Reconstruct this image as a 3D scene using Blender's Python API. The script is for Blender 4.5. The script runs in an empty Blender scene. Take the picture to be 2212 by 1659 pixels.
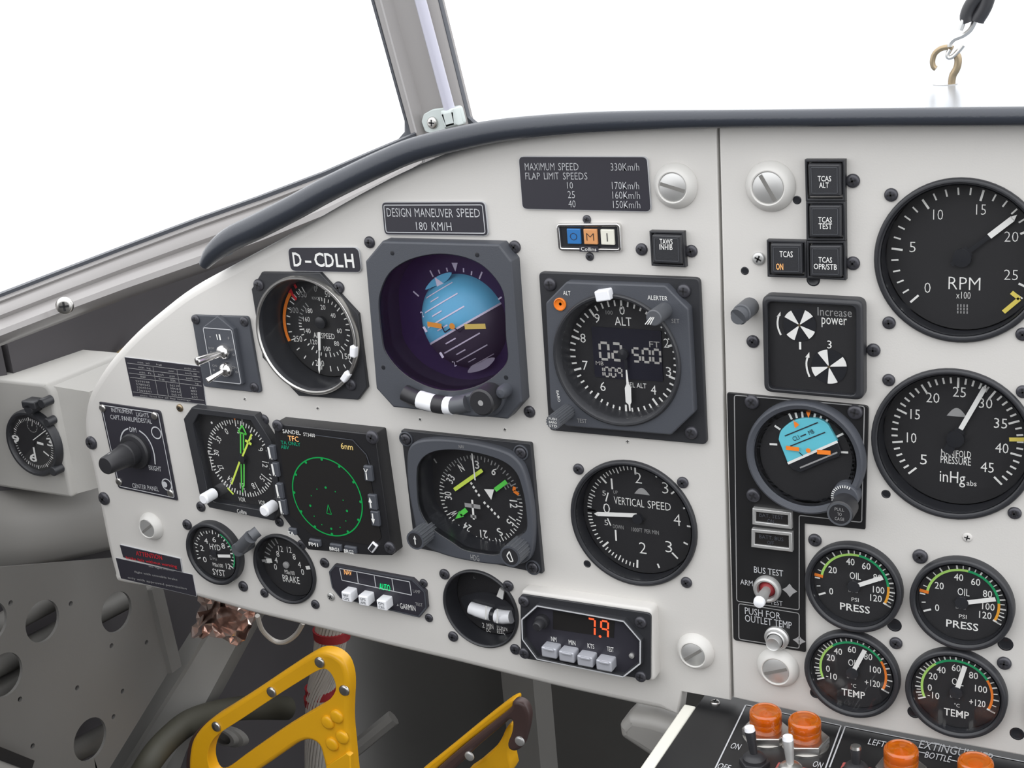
import bpy, bmesh, math, random
from mathutils import Vector, Matrix
from mathutils.geometry import tessellate_polygon
random.seed(4)
SC = bpy.context.scene
COL = SC.collection
PI = math.pi

# ---------------------------------------------------------------- camera
# instrument-panel frame: u right, v up, h out of the panel towards the pilot (world x, z, -y)
RM = [[0.8822005152976855, -0.08288715886657916, -0.46352127211530675],
      [0.0746368397003741, -0.9473254226862624, 0.3114544680842568],
      [-0.4649210610070342, -0.30936105512028034, -0.8295445404587418]]
TM = [-0.004370204192642483, 0.004963852372824944, 0.8903717223641917]
FOC = 2867.1116010287633
CAM = [-sum(RM[i][j] * TM[i] for i in range(3)) for j in range(3)]

def W(u, v, h=0.0):
    return Vector((u, -h, v))

cd = bpy.data.cameras.new('camera')
cd.sensor_fit = 'HORIZONTAL'
cd.sensor_width = 36.0
cd.lens = 36.0 * FOC / 2212.0
cd.clip_start = 0.01
cam = bpy.data.objects.new('camera', cd)
COL.objects.link(cam)
ax = W(*RM[0]); ay = -W(*RM[1]); az = -W(*RM[2])
m = Matrix((ax, ay, az)).transposed().to_4x4()
m.translation = W(*CAM)
cam.matrix_world = m
SC.camera = cam

# ---------------------------------------------------------------- sky and exposure
wd = bpy.data.worlds.new('overcast_sky')
SC.world = wd
wd.use_nodes = True
nt = wd.node_tree
nt.nodes.clear()
tc = nt.nodes.new('ShaderNodeTexCoord')
sp = nt.nodes.new('ShaderNodeSeparateXYZ')
rp = nt.nodes.new('ShaderNodeValToRGB')
mr = nt.nodes.new('ShaderNodeMapRange')
mr.inputs['From Min'].default_value = -1.0
mr.inputs['From Max'].default_value = 1.0
bg = nt.nodes.new('ShaderNodeBackground')
ou = nt.nodes.new('ShaderNodeOutputWorld')
nt.links.new(tc.outputs['Generated'], sp.inputs[0])
nt.links.new(sp.outputs['Z'], mr.inputs['Value'])
nt.links.new(mr.outputs[0], rp.inputs[0])
nt.links.new(rp.outputs[0], bg.inputs[0])
nt.links.new(bg.outputs[0], ou.inputs[0])
e = rp.color_ramp.elements
e[0].position = 0.0; e[0].color = (0.10, 0.10, 0.105, 1)
e[1].position = 1.0; e[1].color = (1.35, 1.36, 1.38, 1)
for p_, c_ in ((0.30, (0.16, 0.16, 0.165, 1)), (0.37, (0.72, 0.73, 0.75, 1)), (0.47, (0.80, 0.81, 0.83, 1)), (0.54, (0.92, 0.93, 0.95, 1))):
    q_ = e.new(p_); q_.color = c_
bg.inputs[1].default_value = 2.05
SC.view_settings.view_transform = 'Standard'
SC.view_settings.look = 'None'
SC.view_settings.exposure = 0.0
SC.view_settings.gamma = 1.0
SC.view_settings.use_curve_mapping = False

# ---------------------------------------------------------------- pixels <-> panel
def ray(x, y):
    d = ((x - 1106) / FOC, (y - 829.5) / FOC, 1.0)
    return [sum(RM[i][j] * d[i] for i in range(3)) for j in range(3)]

def pp(x, y, h=0.0):
    d = ray(x, y); s = (h - CAM[2]) / d[2]
    return CAM[0] + s * d[0], CAM[1] + s * d[1]

def at_u(x, y, u):
    d = ray(x, y); s = (u - CAM[0]) / d[0]
    return u, CAM[1] + s * d[1], CAM[2] + s * d[2]

def at_v(x, y, v):
    d = ray(x, y); s = (v - CAM[1]) / d[1]
    return CAM[0] + s * d[0], v, CAM[2] + s * d[2]

def proj(u, v, h=0.0):
    q = [RM[i][0] * u + RM[i][1] * v + RM[i][2] * h + TM[i] for i in range(3)]
    return 1106 + FOC * q[0] / q[2], 829.5 + FOC * q[1] / q[2]

def P3(x, y, h):
    u, v = pp(x, y, h)
    return (u, v, h)

def zoom(x0, y0, s):
    return lambda a, b: (x0 + a / s, y0 + b / s)

# ---------------------------------------------------------------- materials
def mat(name, col, rough=0.5, metal=0.0, spec=0.5, bump=0.0, bscale=400.0, vary=0.0, emit=None, es=0.0, coat=0.0, trans=0.0):
    m_ = bpy.data.materials.new(name)
    m_.use_nodes = True
    n = m_.node_tree.nodes; l = m_.node_tree.links
    b = n['Principled BSDF']
    b.inputs['Base Color'].default_value = (*col, 1)
    b.inputs['Roughness'].default_value = rough
    b.inputs['Metallic'].default_value = metal
    b.inputs['Specular IOR Level'].default_value = spec
    b.inputs['Coat Weight'].default_value = coat
    b.inputs['Transmission Weight'].default_value = trans
    if emit:
        b.inputs['Emission Color'].default_value = (*emit, 1)
        b.inputs['Emission Strength'].default_value = es
    if vary or bump:
        t = n.new('ShaderNodeTexCoord')
        nz = n.new('ShaderNodeTexNoise')
        nz.inputs['Scale'].default_value = bscale
        nz.inputs['Detail'].default_value = 3
        l.new(t.outputs['Object'], nz.inputs['Vector'])
        if vary:
            mx = n.new('ShaderNodeMix'); mx.data_type = 'RGBA'
            mx.inputs[6].default_value = (*[c * (1 - vary) for c in col], 1)
            mx.inputs[7].default_value = (*[min(1, c * (1 + vary)) for c in col], 1)
            n2 = n.new('ShaderNodeTexNoise'); n2.inputs['Scale'].default_value = 14
            n2.inputs['Detail'].default_value = 6
            l.new(t.outputs['Object'], n2.inputs['Vector'])
            l.new(n2.outputs[0], mx.inputs[0])
            l.new(mx.outputs[2], b.inputs['Base Color'])
        if bump:
            bp = n.new('ShaderNodeBump'); bp.inputs['Strength'].default_value = bump
            bp.inputs['Distance'].default_value = 0.0005
            l.new(nz.outputs[0], bp.inputs['Height'])
            l.new(bp.outputs[0], b.inputs['Normal'])
    return m_

def glass_mat(name, tint=(1, 1, 1), gloss=(1, 1, 1), rough=0.02, f=0.02):
    m_ = bpy.data.materials.new(name)
    m_.use_nodes = True
    n = m_.node_tree.nodes; l = m_.node_tree.links
    n.clear()
    o = n.new('ShaderNodeOutputMaterial'); mx = n.new('ShaderNodeMixShader')
    t = n.new('ShaderNodeBsdfTransparent'); g = n.new('ShaderNodeBsdfGlossy'); lw_ = n.new('ShaderNodeLayerWeight'); pw = n.new('ShaderNodeMath'); fr = n.new('ShaderNodeMath')
    t.inputs[0].default_value = (*tint, 1); g.inputs[0].default_value = (*gloss, 1)
    g.inputs['Roughness'].default_value = rough
    lw_.inputs[0].default_value = 0.5
    pw.operation = 'POWER'; pw.inputs[1].default_value = 5.0
    fr.operation = 'MULTIPLY_ADD'; fr.inputs[1].default_value = 0.7; fr.inputs[2].default_value = f
    l.new(lw_.outputs['Facing'], pw.inputs[0]); l.new(pw.outputs[0], fr.inputs[0])
    l.new(fr.outputs[0], mx.inputs[0]); l.new(t.outputs[0], mx.inputs[1]); l.new(g.outputs[0], mx.inputs[2])
    l.new(mx.outputs[0], o.inputs[0])
    return m_

M = dict(
    panel=mat('panel_paint', (0.60, 0.585, 0.56), 0.48, bump=0.12, bscale=900, vary=0.03),
    cream=mat('cream_paint', (0.42, 0.41, 0.388), 0.5, bump=0.1, vary=0.03),
    fast=mat('fastener_paint', (0.60, 0.59, 0.565), 0.4),
    strip=mat('strip_paint', (0.74, 0.73, 0.66), 0.4),
    sillp=mat('sill_paint', (0.27, 0.258, 0.253), 0.26, vary=0.03),
    sheetp=mat('sheet_paint', (0.115, 0.112, 0.106), 0.55, vary=0.06, bump=0.1),
    strutp=mat('strut_paint', (0.20, 0.196, 0.186), 0.45, vary=0.05),
    grey=mat('grey_paint', (0.17, 0.165, 0.155), 0.55, vary=0.06, bump=0.1),
    lgrey=mat('light_grey_paint', (0.27, 0.262, 0.248), 0.5, vary=0.05),
    skin=mat('fuselage_skin_shaded', (0.068, 0.063, 0.068), 0.7, vary=0.1),  # dark base colour holds the shade beneath the window sill
    dgrey=mat('dark_interior', (0.065, 0.063, 0.06), 0.7, vary=0.1),
    vdark=mat('void_paint', (0.02, 0.02, 0.02), 0.8, vary=0.1),
    bez=mat('black_bezel', (0.026, 0.027, 0.031), 0.42, bump=0.15, bscale=1500),
    bezg=mat('slate_bezel', (0.062, 0.067, 0.08), 0.5, bump=0.2, bscale=1500),
    wall=mat('inner_wall', (0.018, 0.019, 0.023), 0.3),
    dial=mat('dial_black', (0.010, 0.010, 0.012), 0.65),
    plate=mat('placard_black', (0.028, 0.027, 0.036), 0.38),
    platek=mat('plate_black', (0.011, 0.011, 0.012), 0.4),
    bezk=mat('display_black', (0.013, 0.013, 0.015), 0.4, bump=0.15, bscale=1500),
    white=mat('mark_white', (0.78, 0.78, 0.76), 0.55),
    dim=mat('mark_grey', (0.30, 0.30, 0.30), 0.55),
    edge=mat('engraved_edge', (0.52, 0.53, 0.55), 0.4),
    wplas=mat('white_plastic', (0.82, 0.83, 0.86), 0.35),
    red=mat('mark_red', (0.62, 0.02, 0.03), 0.5),
    orange=mat('mark_orange', (0.85, 0.22, 0.02), 0.5),
    amber=mat('mark_amber', (0.85, 0.38, 0.03), 0.5),
    yellow=mat('mark_yellow', (0.75, 0.62, 0.12), 0.5),
    lgreen=mat('mark_lime', (0.42, 0.72, 0.16), 0.5),
    green=mat('mark_green', (0.01, 0.36, 0.13), 0.5),
    neon=mat('needle_green', (0.10, 0.62, 0.08), 0.5),
    nyel=mat('needle_yellow', (0.62, 0.78, 0.10), 0.5),
    sky=mat('ball_blue', (0.13, 0.53, 0.64), 0.4),
    gnd=mat('ball_ground', (0.045, 0.043, 0.048), 0.5),
    mask=mat('ball_mask', (0.024, 0.015, 0.050), 0.4),  # purple in the base stands for the glass coating's sheen
    chrome=mat('chrome', (0.75, 0.74, 0.73), 0.16, metal=1.0),
    steel=mat('steel', (0.55, 0.54, 0.52), 0.3, metal=1.0),
    dull=mat('dull_aluminium', (0.58, 0.58, 0.57), 0.45, metal=0.7),
    brass=mat('brass', (0.34, 0.27, 0.18), 0.38, metal=1.0),
    screw=mat('screw_black', (0.060, 0.060, 0.070), 0.32, metal=0.35),
    knob=mat('knob_black', (0.021, 0.021, 0.024), 0.45),
    knobg=mat('knob_grey', (0.085, 0.09, 0.10), 0.45),
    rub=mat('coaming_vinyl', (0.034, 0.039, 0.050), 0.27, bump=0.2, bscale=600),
    coam=mat('coaming_vinyl_skylit', (0.235, 0.26, 0.29), 0.22, bump=0.1, bscale=500),  # paler than the lip: sky glare on the top is put into the colour
    silver=mat('button_silver', (0.42, 0.43, 0.47), 0.35, metal=0.2),
    yel=mat('pedal_yellow', (0.82, 0.42, 0.01), 0.35, vary=0.03),
    brown=mat('pedal_wood', (0.075, 0.045, 0.042), 0.4, vary=0.15),
    wire=mat('wire_white', (0.42, 0.40, 0.37), 0.5),
    tan=mat('cable_tan', (0.20, 0.14, 0.05), 0.5),
    wred=mat('tie_red', (0.24, 0.015, 0.02), 0.5),
    foil=mat('foil', (0.74, 0.59, 0.53), 0.18, metal=0.85, vary=0.3),
    blue=mat('lens_blue', (0.03, 0.16, 0.42), 0.3),
    omar=mat('lens_amber', (0.62, 0.29, 0.12), 0.3),
    oms=mat('lens_white', (0.72, 0.71, 0.62), 0.3),
    lampo=mat('lamp_orange', (0.75, 0.20, 0.02), 0.3),
    lens=mat('amber_lens', (0.80, 0.19, 0.005), 0.10, trans=0.6, coat=0.5),
    lcd=mat('lcd_glass', (0.009, 0.009, 0.018), 0.4),
    lcdt=mat('lcd_digit', (0.38, 0.37, 0.35), 0.5),
    screen=mat('screen_black', (0.016, 0.015, 0.015), 0.3),
    sgreen=mat('screen_green', (0.0, 0.02, 0.01), 0.5, emit=(0.0, 0.27, 0.05), es=1.0),
    steal=mat('screen_teal', (0.0, 0.02, 0.01), 0.5, emit=(0.0, 0.30, 0.16), es=1.0),
    syel=mat('screen_yellow', (0.02, 0.02, 0.01), 0.5, emit=(0.85, 0.62, 0.22), es=1.0),
    samb=mat('screen_amber', (0.02, 0.02, 0.01), 0.5, emit=(0.95, 0.45, 0.16), es=1.4),
    sgrn2=mat('light_green', (0.0, 0.02, 0.01), 0.5, emit=(0.0, 0.85, 0.24), es=1.4),
    sred=mat('digit_red', (0.02, 0.0, 0.0), 0.5, emit=(1.0, 0.10, 0.03), es=1.6),
    bpink=mat('guard_red', (0.45, 0.10, 0.09), 0.5),
    pipe=mat('plastic_tube', (0.42, 0.42, 0.50), 0.3, coat=0.3),
    clamp=mat('clamp_plastic', (0.50, 0.55, 0.54), 0.45),
    hose=mat('hose_olive', (0.05, 0.048, 0.035), 0.6),
    cover=glass_mat('cover_glass'),
    coated=glass_mat('coated_glass', (0.92, 0.90, 0.96), (0.85, 0.4, 1.0), 0.03, 0.06),
    pane=glass_mat('window_glass', (0.98, 0.98, 0.98), f=0.01),
)

# ---------------------------------------------------------------- mesh builder
_glyphs = {}
def glyphs(s, bold):
    k = (s, bold)
    if k not in _glyphs:
        c = bpy.data.curves.new('t', 'FONT')
        c.body = s; c.size = 1.0; c.resolution_u = 2; c.offset = bold
        o = bpy.data.objects.new('t', c)
        COL.objects.link(o)
        dg = bpy.context.evaluated_depsgraph_get()
        me = o.evaluated_get(dg).to_mesh()
        vs = [(v.co.x, v.co.y) for v in me.vertices]
        fs = [tuple(p.vertices) for p in me.polygons]
        o.evaluated_get(dg).to_mesh_clear()
        bpy.data.objects.remove(o); bpy.data.curves.remove(c)
        xs = [v[0] for v in vs]; ys = [v[1] for v in vs]
        x0, x1, y0, y1 = min(xs), max(xs), min(ys), max(ys)
        vs = [((x - (x0 + x1) / 2), (y - (y0 + y1) / 2)) for x, y in vs]
        _glyphs[k] = (vs, fs, x1 - x0, y1 - y0)
    return _glyphs[k]

SEG = {'0': 'abcdef', '1': 'bc', '2': 'abged', '3': 'abgcd', '4': 'fgbc', '5': 'afgcd', '6': 'afgedc', '7': 'abc', '8': 'abcdefg', '9': 'abcfg'}
SEGP = {'a': ((0, 2), (1, 2)), 'b': ((1, 2), (1, 1)), 'c': ((1, 1), (1, 0)), 'd': ((0, 0), (1, 0)), 'e': ((0, 0), (0, 1)), 'f': ((0, 1), (0, 2)), 'g': ((0, 1), (1, 1))}

def area(p):
    return sum(p[i][0] * p[(i + 1) % len(p)][1] - p[(i + 1) % len(p)][0] * p[i][1] for i in range(len(p))) / 2

def ccw(p):
    return list(p) if area(p) > 0 else list(p)[::-1]

def circ(cx, cy, r, n=48, a0=0.0):
    return [(cx + r * math.cos(a0 + 2 * PI * i / n), cy + r * math.sin(a0 + 2 * PI * i / n)) for i in range(n)]

def fillet(pts, r, n=5):
    """round every corner of a polygon; r a number or one per corner"""
    out = []
    N = len(pts)
    for i in range(N):
        a = Vector(pts[i - 1]); b = Vector(pts[i]); c = Vector(pts[(i + 1) % N])
        ri = r[i] if isinstance(r, (list, tuple)) else r
        d1 = (a - b); d2 = (c - b)
        L = min(d1.length, d2.length) * 0.49
        d1.normalize(); d2.normalize()
        ang = d1.angle(d2)
        if ri <= 0 or ang > PI - 0.05:
            out.append(tuple(b)); continue
        t = min(ri / math.tan(ang / 2), L)
        p0 = b + d1 * t; p1 = b + d2 * t
        for k in range(n + 1):
            s = k / n
            q = p0 * (1 - s) ** 2 + b * 2 * s * (1 - s) + p1 * s * s
            out.append((q.x, q.y))
    return out

def smooth(pts, closed=False, n=5):
    out = []
    N = len(pts)
    rng = range(N) if closed else range(N - 1)
    g = (lambda i: pts[i % N]) if closed else (lambda i: pts[max(0, min(N - 1, i))])
    for i in rng:
        p0, p1, p2, p3 = g(i - 1), g(i), g(i + 1), g(i + 2)
        for k in range(n):
            t = k / n
            out.append(tuple(0.5 * (2 * b + (c - a) * t + (2 * a - 5 * b + 4 * c - d) * t * t + (3 * b - a - 3 * c + d) * t ** 3)
                             for a, b, c, d in zip(p0, p1, p2, p3)))
    if not closed:
        out.append(tuple(pts[-1]))
    return out

def inset(loop, d):
    N = len(loop); out = []
    for i in range(N):
        a = Vector(loop[i - 1]); b = Vector(loop[i]); c = Vector(loop[(i + 1) % N])
        e1 = (b - a); e2 = (c - b)
        if e1.length < 1e-9: e1 = e2
        if e2.length < 1e-9: e2 = e1
        e1 = e1.normalized(); e2 = e2.normalized()
        n1 = Vector((-e1.y, e1.x)); n2 = Vector((-e2.y, e2.x))
        k = n1 + n2
        if k.length < 1e-6: k = n1.copy()
        k.normalize()
        cs = max(0.35, k.dot(n1))
        di = d[i] if isinstance(d, (list, tuple)) else d
        q = b + k * (di / cs)
        out.append((q.x, q.y))
    return out

class MB:
    def __init__(s):
        s.v = []; s.f = []; s.m = []; s.mats = []
    def mi(s, mname):
        if mname not in s.mats: s.mats.append(mname)
        return s.mats.index(mname)
    def add(s, vs, fs, mname, T=None):
        o = len(s.v); k = s.mi(mname)
        if T is not None: vs = [tuple(T @ Vector(v)) for v in vs]
        s.v += [tuple(v) for v in vs]
        for f in fs:
            s.f.append(tuple(i + o for i in f)); s.m.append(k)
        return s
    # --- flat things
    def poly(s, pts, z, mname):
        pts = ccw(pts)
        tri = tessellate_polygon([[Vector((p[0], p[1], 0)) for p in pts]])
        fs = []
        for t in tri:
            a = area([pts[i] for i in t])
            fs.append(t if a > 0 else t[::-1])
        return s.add([(p[0], p[1], z) for p in pts], fs, mname)
    def disc(s, cx, cy, r, z, mname, n=48):
        return s.add([(x, y, z) for x, y in circ(cx, cy, r, n)], [tuple(range(n))], mname)
    def line(s, p, q, w, z, mname):
        a = Vector(p[:2]); b = Vector(q[:2]); d = (b - a)
        if d.length < 1e-9: return s
        n = Vector((-d.y, d.x)).normalized() * w / 2
        return s.add([(*(a - n), z), (*(b - n), z), (*(b + n), z), (*(a + n), z)], [(0, 1, 2, 3)], mname)
    def path(s, pts, w, z, mname, closed=False):
        N = len(pts)
        for i in range(N if closed else N - 1):
            s.line(pts[i], pts[(i + 1) % N], w, z, mname)
        return s
    def tick(s, c, deg, r0, r1, w, z, mname):
        a = math.radians(deg); d = (math.sin(a), math.cos(a))
        return s.line((c[0] + d[0] * r0, c[1] + d[1] * r0), (c[0] + d[0] * r1, c[1] + d[1] * r1), w, z, mname)
    def arc(s, c, r0, r1, d0, d1, z, mname, n=None):
        n = n or max(3, int(abs(d1 - d0) / 5)); vs = []; fs = []
        for i in range(n + 1):
            a = math.radians(d0 + (d1 - d0) * i / n)
            for r in (r0, r1):
                vs.append((c[0] + r * math.sin(a), c[1] + r * math.cos(a), z))
        for i in range(n):
            q = (2 * i, 2 * i + 2, 2 * i + 3, 2 * i + 1)
            fs.append(q if (d1 < d0) == (r1 > r0) else q[::-1])
        return s.add(vs, fs, mname)
    def text(s, t, c, w, h, z, mname, ang=0.0, bold=0.0):
        vs, fs, gw, gh = glyphs(t, bold)
        sy = h / gh; sx = w / gw if w else sy * 0.9
        a = math.radians(-ang); ca, sa = math.cos(a), math.sin(a)
        out = []
        for x, y in vs:
            x *= sx; y *= sy
            out.append((c[0] + x * ca - y * sa, c[1] + x * sa + y * ca, z))
        return s.add(out, fs, mname)
    def segs(s, t, c, w, h, lw, z, mname, slant=0.0, gap=0.45):
        n = len(t.replace('.', '')); dw = w / (n + (n - 1) * gap); x = c[0] - w / 2
        for ch in t:
            if ch == '.':
                s.disc(x - dw * 0.22, c[1] - h / 2, lw * 0.8, z, mname, 8); continue
            for g in SEG.get(ch, ''):
                (ax_, ay_), (bx_, by_) = SEGP[g]
                p = Vector((x + ax_ * dw, c[1] - h / 2 + ay_ * h / 2)); q = Vector((x + bx_ * dw, c[1] - h / 2 + by_ * h / 2))
                d = (q - p).normalized() * lw * 0.45
                p += d; q -= d
                for r in (p, q): r.x += slant * (r.y - c[1])
                s.line(p, q, lw, z, mname)
            x += dw * (1 + gap)
        return s
    # --- solids
    def plate(s, outer, z0, z1, mname, holes=(), bev=0.0, seg=3, back=True, wallm=None):
        """flat plate with rounded front edges and through holes; bev may be a list per outer vertex"""
        loops = [ccw(outer)] + [ccw(h)[::-1] for h in holes]
        flip = area(outer) < 0
        tops = []
        for li, lp in enumerate(loops):
            if li == 0:
                b = bev
                if isinstance(bev, (list, tuple)) and flip: b = list(bev)[::-1]
            else:
                b = min(0.0006, bev) if not isinstance(bev, (list, tuple)) else 0.0008
            N = len(lp)
            bl = list(b) if isinstance(b, (list, tuple)) else [b] * N
            rows = [[(p[0], p[1], z0) for p in lp]]
            if max(bl) > 0:
                for k in range(seg + 1):
                    th = PI / 2 * k / seg
                    ins = inset(lp, [x * (1 - math.cos(th)) for x in bl])
                    rows.append([(ins[i][0], ins[i][1], z1 - bl[i] * (1 - math.sin(th))) for i in range(N)])
            else:
                rows.append([(p[0], p[1], z1) for p in lp])
            vs = [v for r in rows for v in r]; fs = []
            for r in range(len(rows) - 1):
                for i in range(N):
                    j = (i + 1) % N
                    fs.append((r * N + i, r * N + j, (r + 1) * N + j, (r + 1) * N + i))
            s.add(vs, fs, (wallm or mname) if li else mname)
            tops.append(rows[-1])
        for z_, up in ((z1, True), (z0, False)):
            if not up and not back: continue
            src = tops if up else [[(p[0], p[1], z0) for p in lp] for lp in loops]
            flat = [v for l_ in src for v in l_]
            tri = tessellate_polygon([[Vector((v[0], v[1], 0)) for v in l_] for l_ in src])
            fs = []
            for t in tri:
                a = area([flat[i] for i in t])
                if abs(a) < 1e-16: continue
                fs.append(tuple(t) if (a > 0) == up else tuple(t)[::-1])
            s.add([(v[0], v[1], z_) for v in flat], fs, mname)
        return s
    def box(s, c, size, mname, bev=0.0, ang=0.0):
        x, y, z = size[0] / 2, size[1] / 2, size[2]
        p = [(-x, -y), (x, -y), (x, y), (-x, y)]
        a = math.radians(-ang); ca, sa = math.cos(a), math.sin(a)
        p = [(c[0] + q[0] * ca - q[1] * sa, c[1] + q[0] * sa + q[1] * ca) for q in p]
        if bev: p = fillet(p, bev, 3)
        return s.plate(p, c[2], c[2] + z, mname, bev=bev)
    def lathe(s, prof, c, mname, n=48, T=None):
        """profile of (r, z) turned about the local z axis"""
        vs = []; fs = []
        for r, z in prof:
            r = max(r, 1e-5)
            for i in range(n):
                a = 2 * PI * i / n
                vs.append((c[0] + r * math.cos(a), c[1] + r * math.sin(a), z))
        for k in range(len(prof) - 1):
            for i in range(n):
                j = (i + 1) % n
                fs.append((k * n + i, k * n + j, (k + 1) * n + j, (k + 1) * n + i))
        return s.add(vs, fs, mname, T)
    def tube(s, path, r, mname, n=12, cap=True):
        pts = [Vector(p) for p in path]
        rr = r if isinstance(r, (list, tuple)) else [r] * len(pts)
        vs = []; fs = []; up = None
        for i, p in enumerate(pts):
            d = (pts[min(i + 1, len(pts) - 1)] - pts[max(i - 1, 0)]).normalized()
            if up is None:
                up = d.orthogonal().normalized()
            up = (up - d * up.dot(d))
            up = up.normalized() if up.length > 1e-6 else d.orthogonal().normalized()
            sd = d.cross(up)
            for k in range(n):
                a = 2 * PI * k / n
                vs.append(p + (up * math.cos(a) + sd * math.sin(a)) * rr[i])
        for i in range(len(pts) - 1):
            for k in range(n):
                j = (k + 1) % n
                fs.append((i * n + k, i * n + j, (i + 1) * n + j, (i + 1) * n + k))
        if cap:
            fs.append(tuple(range(n))[::-1]); fs.append(tuple(range((len(pts) - 1) * n, len(pts) * n)))
        return s.add(vs, fs, mname)
    def loft(s, rows, mname, closed=True, cap=True):
        n = len(rows[0]); vs = [v for r in rows for v in r]; fs = []
        for i in range(len(rows) - 1):
            for k in range(n if closed else n - 1):
                j = (k + 1) % n
                fs.append((i * n + k, i * n + j, (i + 1) * n + j, (i + 1) * n + k))
        if cap and closed:
            fs.append(tuple(range(n))[::-1]); fs.append(tuple(range((len(rows) - 1) * n, len(rows) * n)))
        return s.add(vs, fs, mname)
    def mesh(s, name, recalc=False):
        me = bpy.data.meshes.new(name)
        me.from_pydata(s.v, [], s.f)
        for k in s.mats: me.materials.append(M[k])
        me.polygons.foreach_set('material_index', s.m)
        me.polygons.foreach_set('use_smooth', [True] * len(s.f))
        me.validate(clean_customdata=False)
        if recalc:
            bm = bmesh.new(); bm.from_mesh(me)
            bmesh.ops.recalc_face_normals(bm, faces=bm.faces)
            bm.to_mesh(me); bm.free()
        me.set_sharp_from_angle(angle=math.radians(38))
        me.update()
        return me

def link(name, me, parent=None):
    o = bpy.data.objects.new(name, me)
    COL.objects.link(o)
    if parent is not None: o.parent = parent
    return o

def tag(o, label, cat, group=None):
    o['label'] = label; o['category'] = cat
    if group: o['group'] = group
    return o

class Thing:
    """an Empty on the panel face; local x = right, y = up, z = out of the panel"""
    def __init__(s, name, label, cat, px=None, uv=None, group=None):
        s.u, s.v = uv if uv else pp(*px)
        s.e = bpy.data.objects.new(name, None)
        s.e.empty_display_size = 0.01
        COL.objects.link(s.e)
        s.e.location = W(s.u, s.v, 0)
        s.e.rotation_euler = (PI / 2, 0, 0)
        tag(s.e, label, cat, group)
    def L(s, p, h=0.0):
        u, v = pp(p[0], p[1], h)
        return (u - s.u, v - s.v)
    def Ls(s, pts, h=0.0):
        return [s.L(p, h) for p in pts]
    def wh(s, p, w, hh, h=0.0):
        """pixel width and height at a spot, in metres along the panel"""
        u, v = pp(p[0], p[1], h); a = proj(u, v, h)
        su = (proj(u + .001, v, h)[0] - a[0]) / .001
        sv = (a[1] - proj(u, v + .001, h)[1]) / .001
        return w / su, hh / sv
    def txt(s, mb, t, p, w, hh, h, mname='white', ang=0.0, bold=0.0):
        ww, hm = s.wh(p, w, hh, h)
        mb.text(t, s.L(p, h), ww, hm, h, mname, ang, bold)
    def part(s, name, mb, parent=None, label=None, recalc=False):
        o = link(name, mb.mesh(name, recalc), parent or s.e)
        if label: o['label'] = label
        if name in ('mounting_plate', 'engraved_plate', 'housing', 'face_plate', 'octagon_bezel'): s.fix = o
        return o

_screws = {}
def screw_mesh(r, mname, cross=True):
    k = (r, mname, cross)
    if k not in _screws:
        b = MB()
        hgt = r * 0.50
        b.lathe([(r, 0), (r, hgt * .3), (r * .94, hgt * .6), (r * .80, hgt * .85), (r * .55, hgt * .97), (0, hgt)], (0, 0), mname, 20)
        if cross:
            for a in (0, 90):
                b.box((0, 0, hgt * .6), (r * 1.05, r * .24, hgt * .44), 'dial', ang=a)
        _screws[k] = b.mesh('screw')
    return _screws[k]

def screw(T, p, r=0.0036, mname='screw', h=0.0, parent=None, name='screw', cross=True):
    if parent is None and h > 0.001 and getattr(T, 'fix', None): parent = T.fix
    o = link(name, screw_mesh(r, mname, cross), parent or T.e)
    x, y = T.L(p, h)
    o.location = (x, y, h); o.rotation_euler = (0, 0, random.uniform(0, 1.5))
    return o

def ang_of(T, p, h, c=(0, 0)):
    x, y = T.L(p, h)
    return math.degrees(math.atan2(x - c[0], y - c[1]))

def cyl(mb, c, r, z0, z1, mname, n=32, ch=0.0006, ribs=0):
    if ribs:
        pts = []
        for i in range(ribs * 4):
            rr = r if (i % 4) in (0, 1) else r * 0.9
            a = 2 * PI * i / (ribs * 4)
            pts.append((c[0] + rr * math.cos(a), c[1] + rr * math.sin(a)))
        mb.plate(pts, z0, z1, mname, back=False)
    else:
        mb.lathe([(r, z0), (r, z1 - ch), (r - ch, z1), (0, z1)], c, mname, n)

def glass(T, r=None, h=0.0, loop=None, mname='cover', c=(0, 0)):
    b = MB()
    b.plate(loop if loop else circ(c[0], c[1], r, 48), h - 0.0008, h, mname)
    return T.part('cover_glass', b)

# ================================================================ gauges table (u, v, hole radius)
HOLES_L = [(0.0877, -0.0845, 0.0425), (-0.0366, -0.1695, 0.0295), (-0.2125, -0.1641, 0.0285), (-0.283, -0.1645, 0.025),
           (-0.1621, 0.0283, 0.0425), (0.0862, 0.0286, 0.0415)]
HOLES_R = [(0.2903, -0.0084, 0.0437), (0.2908, 0.0995, 0.0437), (0.2333, -0.1065, 0.0275), (0.2970, -0.1070, 0.0275),
           (0.2321, -0.1671, 0.0275), (0.2948, -0.1678, 0.0275), (0.3647, -0.168, 0.0275)]

def uv(px, h=0.0): return pp(px[0], px[1], h)

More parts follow.
